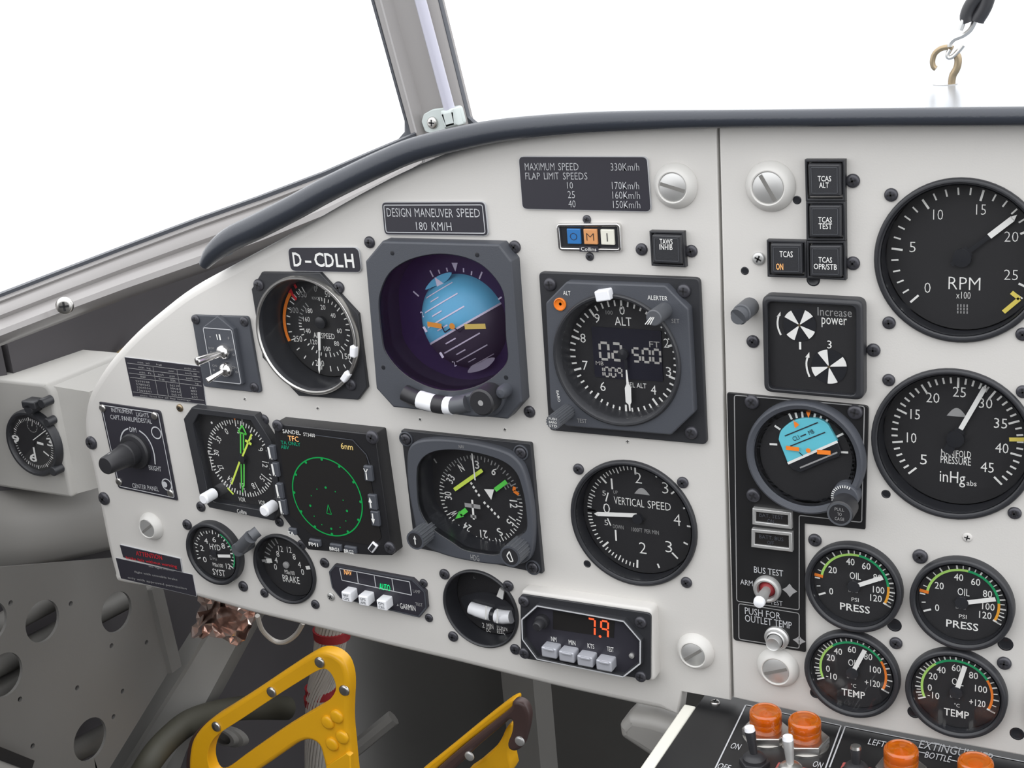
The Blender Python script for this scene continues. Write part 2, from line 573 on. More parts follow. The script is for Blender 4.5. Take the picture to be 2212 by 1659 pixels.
# ================================================================ instrument panels
lp_curve = [(1547, 258), (1380, 262), (1200, 280), (1100, 296), (1000, 318), (881, 366), (768, 423), (633, 500), (497, 574), (407, 624),
            (341, 674), (287, 721), (238, 774), (205, 821), (186, 859), (178, 900), (178, 938), (186, 980), (196, 1020), (211, 1096), (230, 1190), (243, 1240)]
lp_bot = [(243, 1240), (249, 1256), (262, 1262), (326, 1273), (427, 1294), (546, 1328), (680, 1360), (850, 1402), (997, 1437), (1173, 1481), (1320, 1514), (1466, 1545)]
cur = smooth([uv(p) for p in lp_curve], n=4)
bot = smooth([uv(p) for p in lp_bot], n=3)[1:]
rest = [uv(p) for p in [(1473, 1494), (1578, 1513)]]
right_edge = [uv((1578, 1513)), uv((1547, 258))]
outer = cur + bot + rest
bevs = [0.0075] * len(cur) + [0.006] * len(bot) + [0.0008, 0.0008]
bevs[0] = 0.0008; bevs[len(cur) + len(bot) - 1] = 0.002
holes = [circ(u, v, r, 40) for u, v, r in HOLES_L]
ADI_WIN = [(163, 800), (178, 690), (235, 570), (340, 490), (470, 445), (610, 430), (760, 450), (890, 505), (990, 600), (1050, 710), (1062, 860), (1068, 1020), (1080, 1180), (1010, 1280), (880, 1365), (700, 1408), (520, 1380), (340, 1285), (215, 1140), (183, 1010)]
HSI_WIN = [(250, 560), (265, 460), (340, 365), (480, 312), (700, 308), (930, 350), (1150, 425), (1290, 545), (1360, 740), (1395, 960), (1396, 1140), (1300, 1225), (1200, 1330), (1090, 1405), (940, 1395), (740, 1355), (600, 1265), (440, 1160), (330, 1040), (270, 900), (252, 720)]
for zz_, win_, hh_ in ((zoom(770, 420, 3.3175), ADI_WIN, .011), (zoom(850, 910, 4.879), HSI_WIN, .009)):
    lp_ = smooth([pp(*zz_(*p), hh_) for p in win_], True, 2)
    holes.append(inset(ccw(lp_), -.0012))
lp = Thing('instrument_panel', 'light grey left instrument panel with curved outer edge, left of the vertical seam', 'instrument panel', uv=(0, 0))
b = MB(); b.plate(outer, -0.013, 0.0, 'panel', holes=holes, bev=bevs, seg=5)
lp.part('panel_sheet', b)
# small bare holes drilled in the left panel, filled screws and dimples
def dimple(T, p, r, name='drilled_hole'):
    b = MB(); x, y = T.L(p)
    b.lathe([(r * 1.25, 0.0001), (r, 0.0003), (r * .9, 0.0001), (0, 0.00005)], (x, y), 'wall', 18)
    return T.part(name, b)
for p, r in [((1268.6, 1218), .0022)]: dimple(lp, p, r)
for p in [(530.5, 861), (688, 881), (909, 905), (1092, 927), (1357, 953)]:
    screw(lp, p, 0.0021, 'panel', h=-0.0008)
for p in [(389, 881)]:
    screw(lp, p, 0.0032, 'brass')

ro = [uv(p) for p in [(1553, 258), (2330, 250)]]
ro = [uv((1553, 258)), (0.43, 0.173), (0.43, -0.2055), uv((2212, 1633)), uv((1824, 1561)), uv((1584, 1507))]
holes = [circ(u, v, r, 40) for u, v, r in HOLES_R]
sby_uv = pp(1739, 988, 0.0)
holes.append(circ(sby_uv[0], sby_uv[1], 0.031, 40))
rpn = Thing('instrument_panel', 'light grey center instrument panel right of the vertical seam, holding the oil and engine gauges', 'instrument panel', uv=(0.29, 0))
b = MB(); b.plate([(u - 0.29, v) for u, v in ro], -0.013, 0.0, 'panel', holes=[[(u - .29, v) for u, v in h_] for h_ in holes], bev=0.001, seg=2)
rpn.part('panel_sheet', b)
for p, r in [((1722, 432), .0020), ((1609, 585), .0020), ((1914, 1067), .0022), ((1762, 1497), .0030), ((1932, 1350), .0036), ((2172, 1391), .0036), ((1975, 1538), .0034), ((2197, 1585), .0034), ((1757, 604), .0032)]:
    dimple(rpn, p, r)
screw(rpn, (2090, 1160), 0.0030, 'panel', h=-0.0006)
screw(rpn, (2193, 1108), 0.0036)

# ================================================================ coaming (padded glare-shield lip and top)
lip_px = [(441, 572), (462, 545), (500, 516), (560, 487), (640, 446), (700, 413), (760, 383), (830, 350), (900, 322), (1000, 297), (1100, 279), (1250, 266), (1400, 260), (1550, 257), (1750, 255), (1950, 253), (2212, 251), (2420, 249)]
lip_r = [.0040, .0070, .0088, .0090, .0088, .0086, .0084, .0082, .0080, .0076, .0070, .0064, .0058, .0052, .0050, .0050, .0050, .0050]
lip_h = 0.0105
lip3 = [P3(x, y, lip_h) for x, y in lip_px]
ls = smooth([(*p, r) for p, r in zip(lip3, lip_r)], n=4)
co = Thing('glare_shield', 'dark slate padded glare shield lip and coaming running over the top of both panels', 'glare shield', uv=(0, 0))
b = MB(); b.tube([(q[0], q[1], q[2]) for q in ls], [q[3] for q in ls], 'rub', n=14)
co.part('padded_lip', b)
b = MB(); rows = []
N = len(ls)
for i, q in enumerate(ls):
    u = q[0]
    t = max(0.0, min(1.0, (u + 0.235) / 0.36)); t = t * t * (3 - 2 * t)
    D = 0.030 + 0.32 * t
    rise = 0.0
    top = q[1] + q[3] * (0.86 - .45 * t); z0 = q[2] - 0.002
    up = 0.0
    row = []
    for k in range(9):
        s_ = k / 8
        row.append((u + 0.0 * s_, top + up * math.sin(s_ * PI * .5) * .6, z0 - D * s_))
    for k in range(8, -1, -1):
        s_ = k / 8
        row.append((u, top - 0.003, z0 - D * s_))
    rows.append(row)
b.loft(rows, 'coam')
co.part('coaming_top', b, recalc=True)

# ================================================================ cabin around the panel
def struct(name, mb, recalc=True):
    o = link(name, mb.mesh(name, recalc))
    # local axes equal panel axes
    o.rotation_euler = (PI / 2, 0, 0)
    o['kind'] = 'structure'
    return o

def slab(mb, pts, thick, mname):
    """quad with thickness along its normal, pointing away from the cabin"""
    a, b_, c, d = [Vector(p) for p in pts]
    n = (b_ - a).cross(d - a).normalized() * thick
    vs = [a, b_, c, d, a - n, b_ - n, c - n, d - n]
    mb.add(vs, [(0, 1, 2, 3), (7, 6, 5, 4), (0, 4, 5, 1), (1, 5, 6, 2), (2, 6, 7, 3), (3, 7, 4, 0)], mname)

# windshield post: moulded grey post with dark glazing strips
PH = -0.45
def post_rows(l_px, r_px, hs, prof, back=0.012):
    rows = []
    for (lx, ly), (rx, ry) in zip(l_px, r_px):
        row = []
        A = Vector(P3(lx, ly, hs)); B = Vector(P3(rx, ry, hs))
        for t, bz in prof:
            q = A.lerp(B, t); row.append((q.x, q.y, q.z + bz))
        row.append((B.x, B.y, B.z - back)); row.append((A.x, A.y, A.z - back))
        rows.append(row)
    return rows
L0 = [(712, -330), (808, 0), (880, 262), (905, 355)]
R0 = [(858, -330), (946, 0), (1008, 252), (1033, 345)]
b = MB()
prof = [(0.0, 0.0), (0.05, .004), (.10, .010), (.22, .013), (.30, .024), (.35, .026), (.42, .014), (.6, .011), (.78, .010), (.90, .006), (.97, .003), (1.0, 0.0)]
b.loft(post_rows(L0, R0, PH, prof), 'sillp')
struct('trim_1', b)
b = MB()
Lw = [(706, -330), (801, 0), (874, 262), (874, 285), (850, 312)]
Rw = [(714, -330), (810, 0), (882, 262), (896, 300), (905, 330)]
b.loft(post_rows(Lw, Rw, PH - .002, [(0, 0), (.3, .002), (.9, .002), (1, 0)], .004), 'bezg')
struct('trim_2', b)
b = MB()
Lw = [(855, -330), (943, 0), (1005, 252), (1005, 275)]
Rw = [(863, -330), (951, 0), (1012, 252), (1036, 272)]
b.loft(post_rows(Lw, Rw, PH - .002, [(0, 0), (.3, .002), (.9, .002), (1, 0)], .004), 'bezg')
struct('trim_3', b)

# window sill: rounded rail running forward along the left window to the post
st = [(-1500, 1230, 1345, 0.30), (-700, 915, 1015, 0.19), (-260, 742, 838, 0.10), (0, 640, 748, 0.03), (140, 586, 694, -.04), (271, 536, 646, -.11), (430, 476, 592, -.20), (560, 430, 545, -.27), (700, 377, 488, -.33), (800, 334, 436, -.38), (900, 292, 372, -.43)]
b = MB(); rows = []
for x, yt, yb, h in st:
    A = Vector(P3(x, yt, h)); B = Vector(P3(x, yb, h + .015))
    row = []
    for t, o in [(0, 0), (.06, .006), (.10, .0065), (.14, .004), (.25, .010), (.38, .012), (.46, .009), (.55, .016), (.66, .023), (.78, .024), (.90, .016), (1.0, 0.0)]:
        q = A.lerp(B, t)
        row.append((q.x + o * .75, q.y + o * .2, q.z + o * .75))
    row.append((B.x - .03, B.y, B.z - .01)); row.append((A.x - .004, A.y - .012, A.z - .004))
    rows.append(row)
b.loft(rows, 'sillp')
struct('trim_4', b)
b = MB(); rows = []
for x, yt, yb, h in st:
    A = Vector(P3(x, yt - 6, h)); B = Vector(P3(x, yt + 5, h))
    rows.append([(A.x, A.y, A.z), (A.x + .002, A.y, A.z + .004), (B.x + .002, B.y, B.z + .004), (B.x, B.y, B.z), (B.x - .004, B.y, B.z - .003), (A.x - .004, A.y, A.z - .003)])
b.loft(rows, 'bezg')
struct('trim_5', b)

# window panes
b = MB()
q = [P3(-300, 790, .10), P3(890, 330, -.44), P3(640, -520, -.44), P3(-300, -520, .10)]
q = [(u - .012, v, h - .012) for u, v, h in q]
slab(b, q, 0.004, 'pane'); struct('window_1', b)
b = MB()
q = [P3(1004, 300, -.46), P3(2700, 120, -.46), P3(2500, -520, -.46), P3(780, -520, -.46)]
slab(b, q, 0.004, 'pane'); struct('window_2', b)
# foot of the next windshield post at the right edge of the frame
b = MB()
rows = []
for x, y, w in [(2168, 134, 4), (2215, 118, 14), (2300, 88, 30), (2500, 10, 40)]:
    A = Vector(P3(x, y - w * .4, -.33)); B = Vector(P3(x, y + w * .6, -.33))
    rows.append([(A.x, A.y, A.z), (B.x, B.y, B.z), (B.x, B.y, B.z - .02), (A.x, A.y, A.z - .02)])
b.loft(rows, 'bezg'); struct('trim_6', b)

# side wall skin, firewall, floor
b = MB()
slab(b, [(-.56, -.0, 1.6), (-.56, .0, -.45), (-.56, -.80, -.45), (-.56, -.80, 1.6)], .02, 'skin')  # extended aft out of view to keep sky out of the gauge glass
w0, w1, w2 = P3(0, 735, -.03), P3(430, 580, -.26), P3(900, 365, -.47)
slab(b, [w0, w1, (w1[0], -.12, w1[2]), (w0[0], -.12, w0[2])], .01, 'skin')
wz = P3(-700, 1000, .17)
slab(b, [wz, w0, (w0[0], w0[1] - .03, w0[2]), (wz[0], wz[1] - .03, wz[2])], .01, 'skin')
slab(b, [w1, w2, (w2[0], -.30, w2[2]), (w1[0], -.30, w1[2])], .01, 'skin')
struct('wall_left', b)
b = MB()
slab(b, [(-.60, -.80, -.50), (.9, -.80, -.50), (.9, -.03, -.50), (-.60, -.03, -.50)], .02, 'dgrey')
for x0, x1 in ((1078, 1186),):
    a0 = P3(x0, 1440, -.495); a1 = P3(x1, 1480, -.495)
    bb = MB()
    b.add([(a0[0], -.8, -.5), (a1[0], -.8, -.5), (a1[0], -.03, -.5), (a0[0], -.03, -.5),
           (a0[0] + .012, -.8, -.478), (a1[0] - .012, -.8, -.478), (a1[0] - .012, -.03, -.478), (a0[0] + .012, -.03, -.478)],
          [(0, 4, 7, 3), (4, 5, 6, 7), (5, 1, 2, 6)], 'grey')
struct('wall_front', b)
b = MB()
slab(b, [(-.60, -.78, 1.6), (1.4, -.78, 1.6), (1.4, -.78, -.5), (-.60, -.78, -.5)], .02, 'dgrey')
struct('floor', b)
b = MB()
slab(b, [(-.6, .35, 1.62), (-.6, -.80, 1.62), (1.4, -.80, 1.62), (1.4, .35, 1.62)], -.02, 'dgrey')  # unseen wall added behind the camera to hold back low light
struct('wall_back', b)

# underside duct and right side of the footwell behind the pedestal
# ledge below the clock
b = MB(); rows = []
for x, yt, yb, h in [(-900, 1180, 1380, 0.24), (-200, 1092, 1262, 0.10), (0, 1078, 1244, 0.0), (120, 1074, 1222, -.05), (240, 1066, 1190, -.10), (330, 1058, 1160, -.15)]:
    A = Vector(P3(x, yt, h)); B = Vector(P3(x, yb, h + .005)); row = []
    for t, o in [(0, -.02), (.05, .0), (.15, .010), (.3, .015), (.55, .016), (.8, .013), (.93, .006), (1, -.012)]:
        q = A.lerp(B, t); row.append((q.x + o * .7, q.y, q.z + o * .7))
    row.append((B.x - .06, B.y, B.z - .03)); row.append((A.x - .06, A.y, A.z - .03))
    rows.append(row)
b.loft(rows, 'lgrey'); struct('trim_7', b)

# perforated side sheet (lightening holes) in the plane u = US
US = -.45
def hv(px): q = at_u(px[0], px[1], US); return (q[2], q[1])
out = [hv((-1100, 1360)), hv((-1100, 2400)), (-.02, -.75), hv((212, 1700)), hv((362, 1455)), hv((312, 1250)), hv((250, 1205)), hv((0, 1225))]
hol = []
for cx, cy, rx, ry in [(92, 1342, 41, 48), (252, 1322, 36, 46), (-22, 1345, 38, 48), (10, 1458, 40, 50), (195, 1597, 37, 48)]:
    c = hv((cx, cy)); t1 = hv((cx, cy - ry)); 
    hol.append(circ(c[0], c[1], abs(t1[1] - c[1]) * .98, 32))
for a_, b_ in [(80, 425), (530, 430), (835, 745), (1097, 720), (578, 1060), (917, 1085), (850, 1275), (150, 1145), (245, 1495)]:
    c = hv((a_ / 3.4635, 1180 + b_ / 3.4635)); hol.append(circ(c[0], c[1], .0024, 10))
b = MB(); b.plate(ccw(out), -.003, 0.0, 'sheetp', holes=hol)
# (h, v, thickness) -> panel axes (u, v, h)
b.v = [(US + z, y, x) for x, y, z in b.v]
sheet = link('side_sheet', b.mesh('side_sheet', True)); sheet.rotation_euler = (PI / 2, 0, 0)
tag(sheet, 'grey sheet metal side panel with round lightening holes, below the clock at lower left', 'metal sheet')
# folded edge of the sheet
b = MB()
e0 = Vector(at_u(318, 1275, US)); e1 = Vector(at_u(362, 1455, US))
b.loft([[(e0.x, e0.y, e0.z), (e0.x + .004, e0.y, e0.z - .002), (e0.x + .004, e0.y, e0.z - .016), (e0.x, e0.y, e0.z - .016)],
        [(e1.x, e1.y, e1.z), (e1.x + .004, e1.y, e1.z - .002), (e1.x + .004, e1.y, e1.z - .016), (e1.x, e1.y, e1.z - .016)]], 'sheetp')
fl = link('folded_flange', b.mesh('folded_flange', True), sheet)
b = MB()
q_ = [at_u(*p, US + .012) for p in [(-40, 1598), (64, 1640), (56, 1664), (-40, 1628)]]
slab(b, q_, .006, 'platek')
q_ = [at_u(*p, US + .010) for p in [(-40, 1626), (52, 1660), (40, 1720), (-40, 1720)]]
slab(b, q_, .006, 'lgrey')
brk = link('edge_bracket', b.mesh('edge_bracket', True)); brk.rotation_euler = (PI / 2, 0, 0)
tag(brk, 'grey bracket with a black upper edge in the bottom left corner of the frame', 'bracket')
# stringers behind the sheet, seen through the holes
for k, (p_, q_) in enumerate([((-80, 1475), (330, 1262)), ((-80, 1545), (160, 1395)), ((90, 1660), (235, 1585)), ((-90, 1400), (120, 1290))]):
    b = MB(); b.tube([at_u(*p_, -.495), at_u(*q_, -.495)], .011, 'grey', 10)
    o = struct('trim_%d' % (8 + k), b)

# ================================================================ diagonal strut, foil wrap, hose
b = MB(); rows = []
for (lx, ly), (mx_, my_), (rx, ry), h in [((205, 1700), (243, 1700), (330, 1740), -.05), ((231, 1659), (268, 1655), (360, 1655), -.065), ((362, 1448), (396, 1452), (440, 1525), -.12), ((427, 1344), (460, 1345), (523, 1370), -.15), ((470, 1270), (503, 1270), (566, 1300), -.17)]:
    a = P3(lx, ly, h); m_ = P3(mx_, my_, h); r_ = P3(rx, ry, h - .012)
    rows.append([a, (a[0], a[1], a[2] + .003), (m_[0], m_[1], m_[2] + .003), (m_[0] + .002, m_[1], m_[2] - .004), r_, (r_[0], r_[1], r_[2] - .03), (a[0], a[1], a[2] - .05)])
b.loft(rows, 'strutp')
strut = link('channel_strut', b.mesh('channel_strut', True)); strut.rotation_euler = (PI / 2, 0, 0)
tag(strut, 'grey diagonal channel strut rising from lower left to the foil wrap under the panel', 'strut')

b = MB(); rows = []
random.seed(11)
N1, N2 = 15, 9
for i in range(N1):
    t = i / (N1 - 1); row = []
    cx = 425 + 125 * t
    for k in range(N2):
        s_ = k / (N2 - 1)
        x = cx - 30 * s_ * (0.4 + .2 * t) + 6 * random.uniform(-1, 1) + 12 * math.sin(7 * t + 3 * s_); y = 1276 + 36 * t + (98 - 10 * t - 20 * abs(t - .5) + 10 * math.sin(11 * t)) * s_ + 4 * random.uniform(-1, 1)
        h = -.095 + .020 * math.sin(t * PI) + .012 * random.uniform(-1, 1)
        row.append(P3(x, y, h))
    rows.append(row)
b.loft(rows, 'foil', closed=False)
me = b.mesh('foil_wrap'); me.polygons.foreach_set('use_smooth', [False] * len(me.polygons))
fo = link('foil_wrap', me); fo.rotation_euler = (PI / 2, 0, 0)
md = fo.modifiers.new('t', 'SOLIDIFY'); md.thickness = .0006
tag(fo, 'crumpled copper coloured foil wrapped round the strut under the panel edge', 'foil')

b = MB(); b.tube(smooth([P3(270, 1745, -.02), P3(320, 1650, -.035), P3(368, 1592, -.065), P3(425, 1553, -.104), P3(520, 1530, -.16), P3(620, 1530, -.22)], n=5), .0125, 'hose', 14)
ho = link('curved_hose', b.mesh('curved_hose')); ho.rotation_euler = (PI / 2, 0, 0)
tag(ho, 'dark olive curved hose passing behind the left rudder pedal', 'hose')

b = MB(); b.tube(smooth([P3(556, 1330, -.06), P3(566, 1360, -.07), P3(590, 1383, -.08), P3(615, 1387, -.08), P3(640, 1370, -.07), P3(655, 1345, -.06)], n=5), .0022, 'wire', 8)
lw = link('wire_loop', b.mesh('wire_loop')); lw.rotation_euler = (PI / 2, 0, 0)
tag(lw, 'thin grey wire loop hanging below the panel beside the foil', 'wire')

# cable bundle
cb = Thing('cable_bundle', 'hanging bundle of thin white cables with red ties behind the left rudder pedal', 'cable bundle', uv=(0, 0))
b = MB(); random.seed(3)
cpath = [(716, 1340, 30), (714, 1385, 30), (705, 1440, 27), (695, 1480, 25), (692, 1510, 25), (690, 1560, 25), (690, 1620, 26), (690, 1720, 26)]
for k in range(26):
    a = 2 * PI * k / 26; pts = []
    for i, (x, y, w) in enumerate(cpath):
        aa = a + i * .35
        rr = .95
        p = P3(x + w * rr * math.cos(aa), y, -.20)
        pts.append((p[0], p[1], p[2] + .013 * math.sin(aa)))
    b.tube(smooth(pts, n=3), .0017, 'wire', 6)
cb.part('cable_strands', b)['kind'] = 'stuff'
for (x, y, w) in [(716, 1368, 33), (693, 1493, 28), (691, 1514, 28)]:
    p0 = P3(x, y, -.20); rr = cb.wh((x, y), w, 1, -.20)[0]
    b = MB(); T_ = Matrix.Rotation(-PI / 2, 4, 'X')
    b.lathe([(rr * .9, -.005), (rr * 1.06, -.0045), (rr * 1.06, .0045), (rr * .9, .005)], (0, 0), 'wred', 24)
    b.v = [(p0[0] + v[0], p0[1] + v[2], p0[2] + v[1] * .8) for v in b.v]
    cb.part('red_tie', b, recalc=True)

# footwell brace
b = MB(); b.tube([P3(740, 1640, -.38), P3(850, 1550, -.42)], .010, 'grey', 8)
br = link('brace_rod', b.mesh('brace_rod')); br.rotation_euler = (PI / 2, 0, 0)
tag(br, 'dark grey diagonal brace rod deep in the footwell between the pedals', 'rod')
b = MB()
c = P3(507, 1590, -.22)
b.lathe([(.0, .0), (.020, .0), (.021, .010), (.017, .012), (.017, .02), (.013, .021), (.012, .012), (0, .012)], (0, 0), 'lgrey', 24)
b.v = [(c[0] + x, c[1] + y * .6 + z * .5, c[2] + z) for x, y, z in b.v]
ft = link('pipe_fitting', b.mesh('pipe_fitting', True)); ft.rotation_euler = (PI / 2, 0, 0)
tag(ft, 'round grey pipe fitting seen through the slot of the left rudder pedal', 'fitting')

# ================================================================ rudder pedals
z = zoom(380, 1300, 4.254)
PD = -.06
pl = Thing('rudder_pedal', 'bright yellow rudder pedal frame facing us, left of the two, below the brake gauge', 'rudder pedal', px=z(900, 1000), group=None)
del pl.e['label']; tag(pl.e, 'bright yellow slotted rudder pedal seen face-on, below the brake gauge', 'rudder pedal')
outp = [(115, 1560), (118, 1400), (150, 1270), (230, 1160), (330, 1075), (450, 1000), (700, 840), (950, 672), (1200, 512), (1320, 465), (1440, 488), (1530, 565), (1572, 680), (1583, 800), (1576, 950), (1574, 1120), (1592, 1310), (1612, 1530), (1640, 1800), (1640, 2200), (1420, 2200), (1400, 1800), (1370, 1560), (1340, 1420), (1305, 1320), (1225, 1278), (1130, 1300), (1000, 1385), (820, 1510), (600, 1650), (420, 1740), (260, 1760), (160, 1690)]
h1 = [(290, 1420), (320, 1300), (400, 1210), (600, 1080), (900, 880), (1150, 722), (1290, 640), (1370, 618), (1430, 670), (1468, 770), (1450, 850), (1370, 940), (1250, 1015), (1000, 1165), (750, 1335), (560, 1470), (440, 1560), (360, 1590), (310, 1530)]
b = MB()
b.plate(smooth(pl.Ls([z(*p) for p in outp], PD), True, 3), PD - .012, PD, 'yel', holes=[smooth(pl.Ls([z(*p) for p in h1], PD), True, 3)], bev=.004, seg=4)
pl.part('pedal_frame', b)
bp_ = [(95, 1560), (95, 1400), (128, 1270), (205, 1165), (310, 1085), (430, 1010), (560, 960), (500, 1080), (330, 1250), (270, 1400), (270, 1560), (200, 1680)]
b = MB(); b.plate(smooth(pl.Ls([z(*p) for p in bp_], PD - .012), True, 3), PD - .026, PD - .012, 'brown', bev=.002)
pl.part('backing_strip', b, label='brown strip behind the left end')
for a_, c_ in [(1325, 555), (883, 828), (375, 1145), (1550, 812)]:
    screw(pl, z(a_, c_), .0052, 'steel', PD, name='rivet', cross=False)
for a_, c_ in [(1400, 1103), (1482, 1050), (1440, 1303), (1532, 1240)]:
    screw(pl, z(a_, c_), .0066, 'yel', PD, name='rivet', cross=False)
b = MB(); b.plate(pl.Ls([z(*p) for p in [(1395, 1495), (1580, 1375), (1620, 1400), (1640, 2000), (1420, 2000)]], PD), PD - .002, PD + .003, 'yel', bev=.001)
pl.part('bracket_step', b)

z = zoom(850, 1380, 3.403)
PR = -.10
pr = Thing('rudder_pedal', 'yellow rudder pedal seen edge-on with brown wooden rim, in the middle of the footwell', 'rudder pedal', px=z(700, 800))
b = MB()
b.plate(smooth(pr.Ls([z(*p) for p in [(180, 1000), (240, 945), (420, 800), (640, 620), (800, 495), (850, 462), (885, 450), (890, 480), (860, 520), (700, 640), (520, 780), (330, 945), (260, 1005)]], PR), True, 3), PR - .012, PR, 'yel', bev=.002)
b.plate(smooth(pr.Ls([z(*p) for p in [(540, 1000), (600, 940), (720, 832), (785, 745), (820, 670), (850, 632), (868, 640), (860, 720), (845, 850), (845, 1000)]], PR - .006), True, 3), PR - .02, PR - .006, 'yel', bev=.002)
pr.part('pedal_frame', b)
b = MB()
br_ = [(300, 1000), (340, 940), (520, 785), (700, 642), (850, 520), (870, 470), (910, 462), (960, 490), (990, 560), (985, 650), (962, 740), (940, 800), (890, 832), (845, 815), (835, 770), (862, 700), (872, 620), (850, 600), (800, 640), (700, 725), (600, 810), (480, 930), (400, 1000)]
b.plate(smooth(pr.Ls([z(*p) for p in br_], PR + .006), True, 3), PR - .002, PR + .006, 'brown', bev=.003)
pr.part('wooden_rim', b, label='dark brown rim')
for a_, c_ in [(560, 860), (930, 750)]:
    screw(pr, z(a_, c_), .0045, 'dull', PR + .006, name='rivet', cross=False)

# ================================================================ lever arm below the panel, left of the pedestal
la = Thing('lever_arm', 'light grey rounded lever arm sticking out left of the pedestal below the panel', 'lever', px=(1430, 1590))
b = MB(); b.plate(fillet(la.Ls([(1341, 1560), (1362, 1538), (1410, 1546), (1520, 1580), (1520, 1680), (1420, 1636), (1344, 1586)], -.0), [.004, .006, .01, .002, .002, .004, .006]), -.016, 0.006, 'lgrey', bev=.007, seg=5)
la.part('lever_body', b)

# ================================================================ pedestal with lamps and toggles
PV = -.212
def on_ped(px, up=0.0): q = at_v(px[0], px[1], PV + up); return (q[0], q[2])
ped = bpy.data.objects.new('center_pedestal', None); COL.objects.link(ped)
tag(ped, 'black topped center pedestal with pale left edge, at the lower right below the panel', 'pedestal')
ped.location = W(.128, PV, .03)     # local x right, y forward (away), z up
def pl_loc(px, up=0.0):
    u, h = on_ped(px, up); return (u - .128, -(h - .03))
b = MB()
b.plate([(.0, -.20), (.36, -.20), (.36, .050), (.0, .050)], -.006, 0.0, 'platek', bev=.0006)
ln = 'edge'
zz = zoom(1320, 1460, 2.48)
la_, lb_ = pl_loc(zz(720, 157)), pl_loc(zz(560, 493))
b.path([pl_loc(zz(1232, 268)), pl_loc(zz(722, 157)), lb_, pl_loc(zz(430, 760))], .0009, .0003, ln)
b.path([pl_loc(zz(1232, 268)), pl_loc(zz(1150, 493)), pl_loc(zz(1080, 700))], .0009, .0003, ln)
b.path([pl_loc(zz(1170, 493)), pl_loc(zz(1255, 272)), pl_loc(zz(2212, 462))], .0009, .0003, ln)
def ped_txt(t, p, w, hh, bold=0.0):
    u, h = on_ped(p)
    a = proj(u, PV, h)
    su = (proj(u + .001, PV, h)[0] - a[0]) / .001
    sd = math.hypot(proj(u, PV, h - .001)[0] - a[0], proj(u, PV, h - .001)[1] - a[1]) / .001
    b.text(t, (u - .128, -(h - .03)), w / su, hh / sd, .0004, 'edge', bold=bold)
for t, p, w, hh in [('ON', zz(668, 380), 20, 14), ('ON', zz(1108, 478), 20, 14), ('LEFT', zz(1425, 362), 36, 13), ('EXTINGUISHER', zz(1850, 405), 160, 18), ('BOTTLE', zz(1752, 437), 55, 14), ('OFF', zz(605, 490), 26, 14)]:
    ped_txt(t, p, w, hh)
b.line(pl_loc(zz(1640, 408)), pl_loc(zz(1690, 418)), .0008, .0004, 'edge')
b.line(pl_loc(zz(1815, 452)), pl_loc(zz(1860, 462)), .0008, .0004, 'edge')
o = link('top_plate', b.mesh('top_plate'), ped)
b = MB()
b.box((-.0042, -.088, -.010), (.0084, .226, .0105), 'strip', bev=.0012)
o = link('edge_strip', b.mesh('edge_strip'), ped); o['label'] = 'pale cream edge strip'
b = MB(); b.plate([(-.006, -.20), (.36, -.20), (.36, .048), (-.006, .048)], -.40, -.0105, 'dgrey')
o = link('pedestal_body', b.mesh('pedestal_body'), ped)
def ped_screw(px, r):
    o = link('screw', screw_mesh(r, 'steel'), ped); x, y = pl_loc(px); o.location = (x, y, 0)
ped_screw((1545, 1518), .0034)

def lamp(base_px, label, r=.0103):
    e_ = bpy.data.objects.new('warning_lamp', None); COL.objects.link(e_)
    u, h = on_ped(base_px); e_.location = W(u, PV, h)
    tag(e_, label, 'lamp', 'amber lamps on the pedestal')
    b = MB()
    b.lathe([(.0150, 0), (.0150, .0012), (.0128, .0016)], (0, 0), 'steel', 32)
    b.plate(circ(0, 0, .0152, 6, .35), .0010, .0062, 'steel', bev=.0008)
    link('hex_nut', b.mesh('hex_nut'), e_)
    b = MB()
    z0 = .0060
    pr_ = [(r * .97, z0), (r * .97, z0 + .001), (r, z0 + .0014), (r, z0 + .0060), (r * .985, z0 + .0064), (r, z0 + .0068), (r, z0 + .0105), (r * .97, z0 + .0122), (r * .88, z0 + .0132), (r * .80, z0 + .0134), (r * .74, z0 + .0128), (r * .3, z0 + .0126), (0, z0 + .0132)]
    b.lathe(pr_, (0, 0), 'lens', 40)
    link('lens_cap', b.mesh('lens_cap'), e_)
    b = MB(); b.lathe([(r * .35, z0), (r * .4, z0 + .007), (r * .25, z0 + .009), (0, z0 + .010)], (0, 0), 'lampo', 16)
    link('bulb', b.mesh('bulb'), e_)
    return e_
lamp((1655, 1590), 'amber lamp in hex nut, leftmost on the pedestal, behind the black toggle')
lamp((1739, 1609), 'amber lamp in hex nut on the pedestal, second from the left')
lamp((1946, 1674), 'amber lamp right of the LEFT lettering, covering the EXTINGUISHER lettering on the pedestal')
lamp((2106, 1702), 'amber lamp nearest the right frame edge, mostly cut off below')

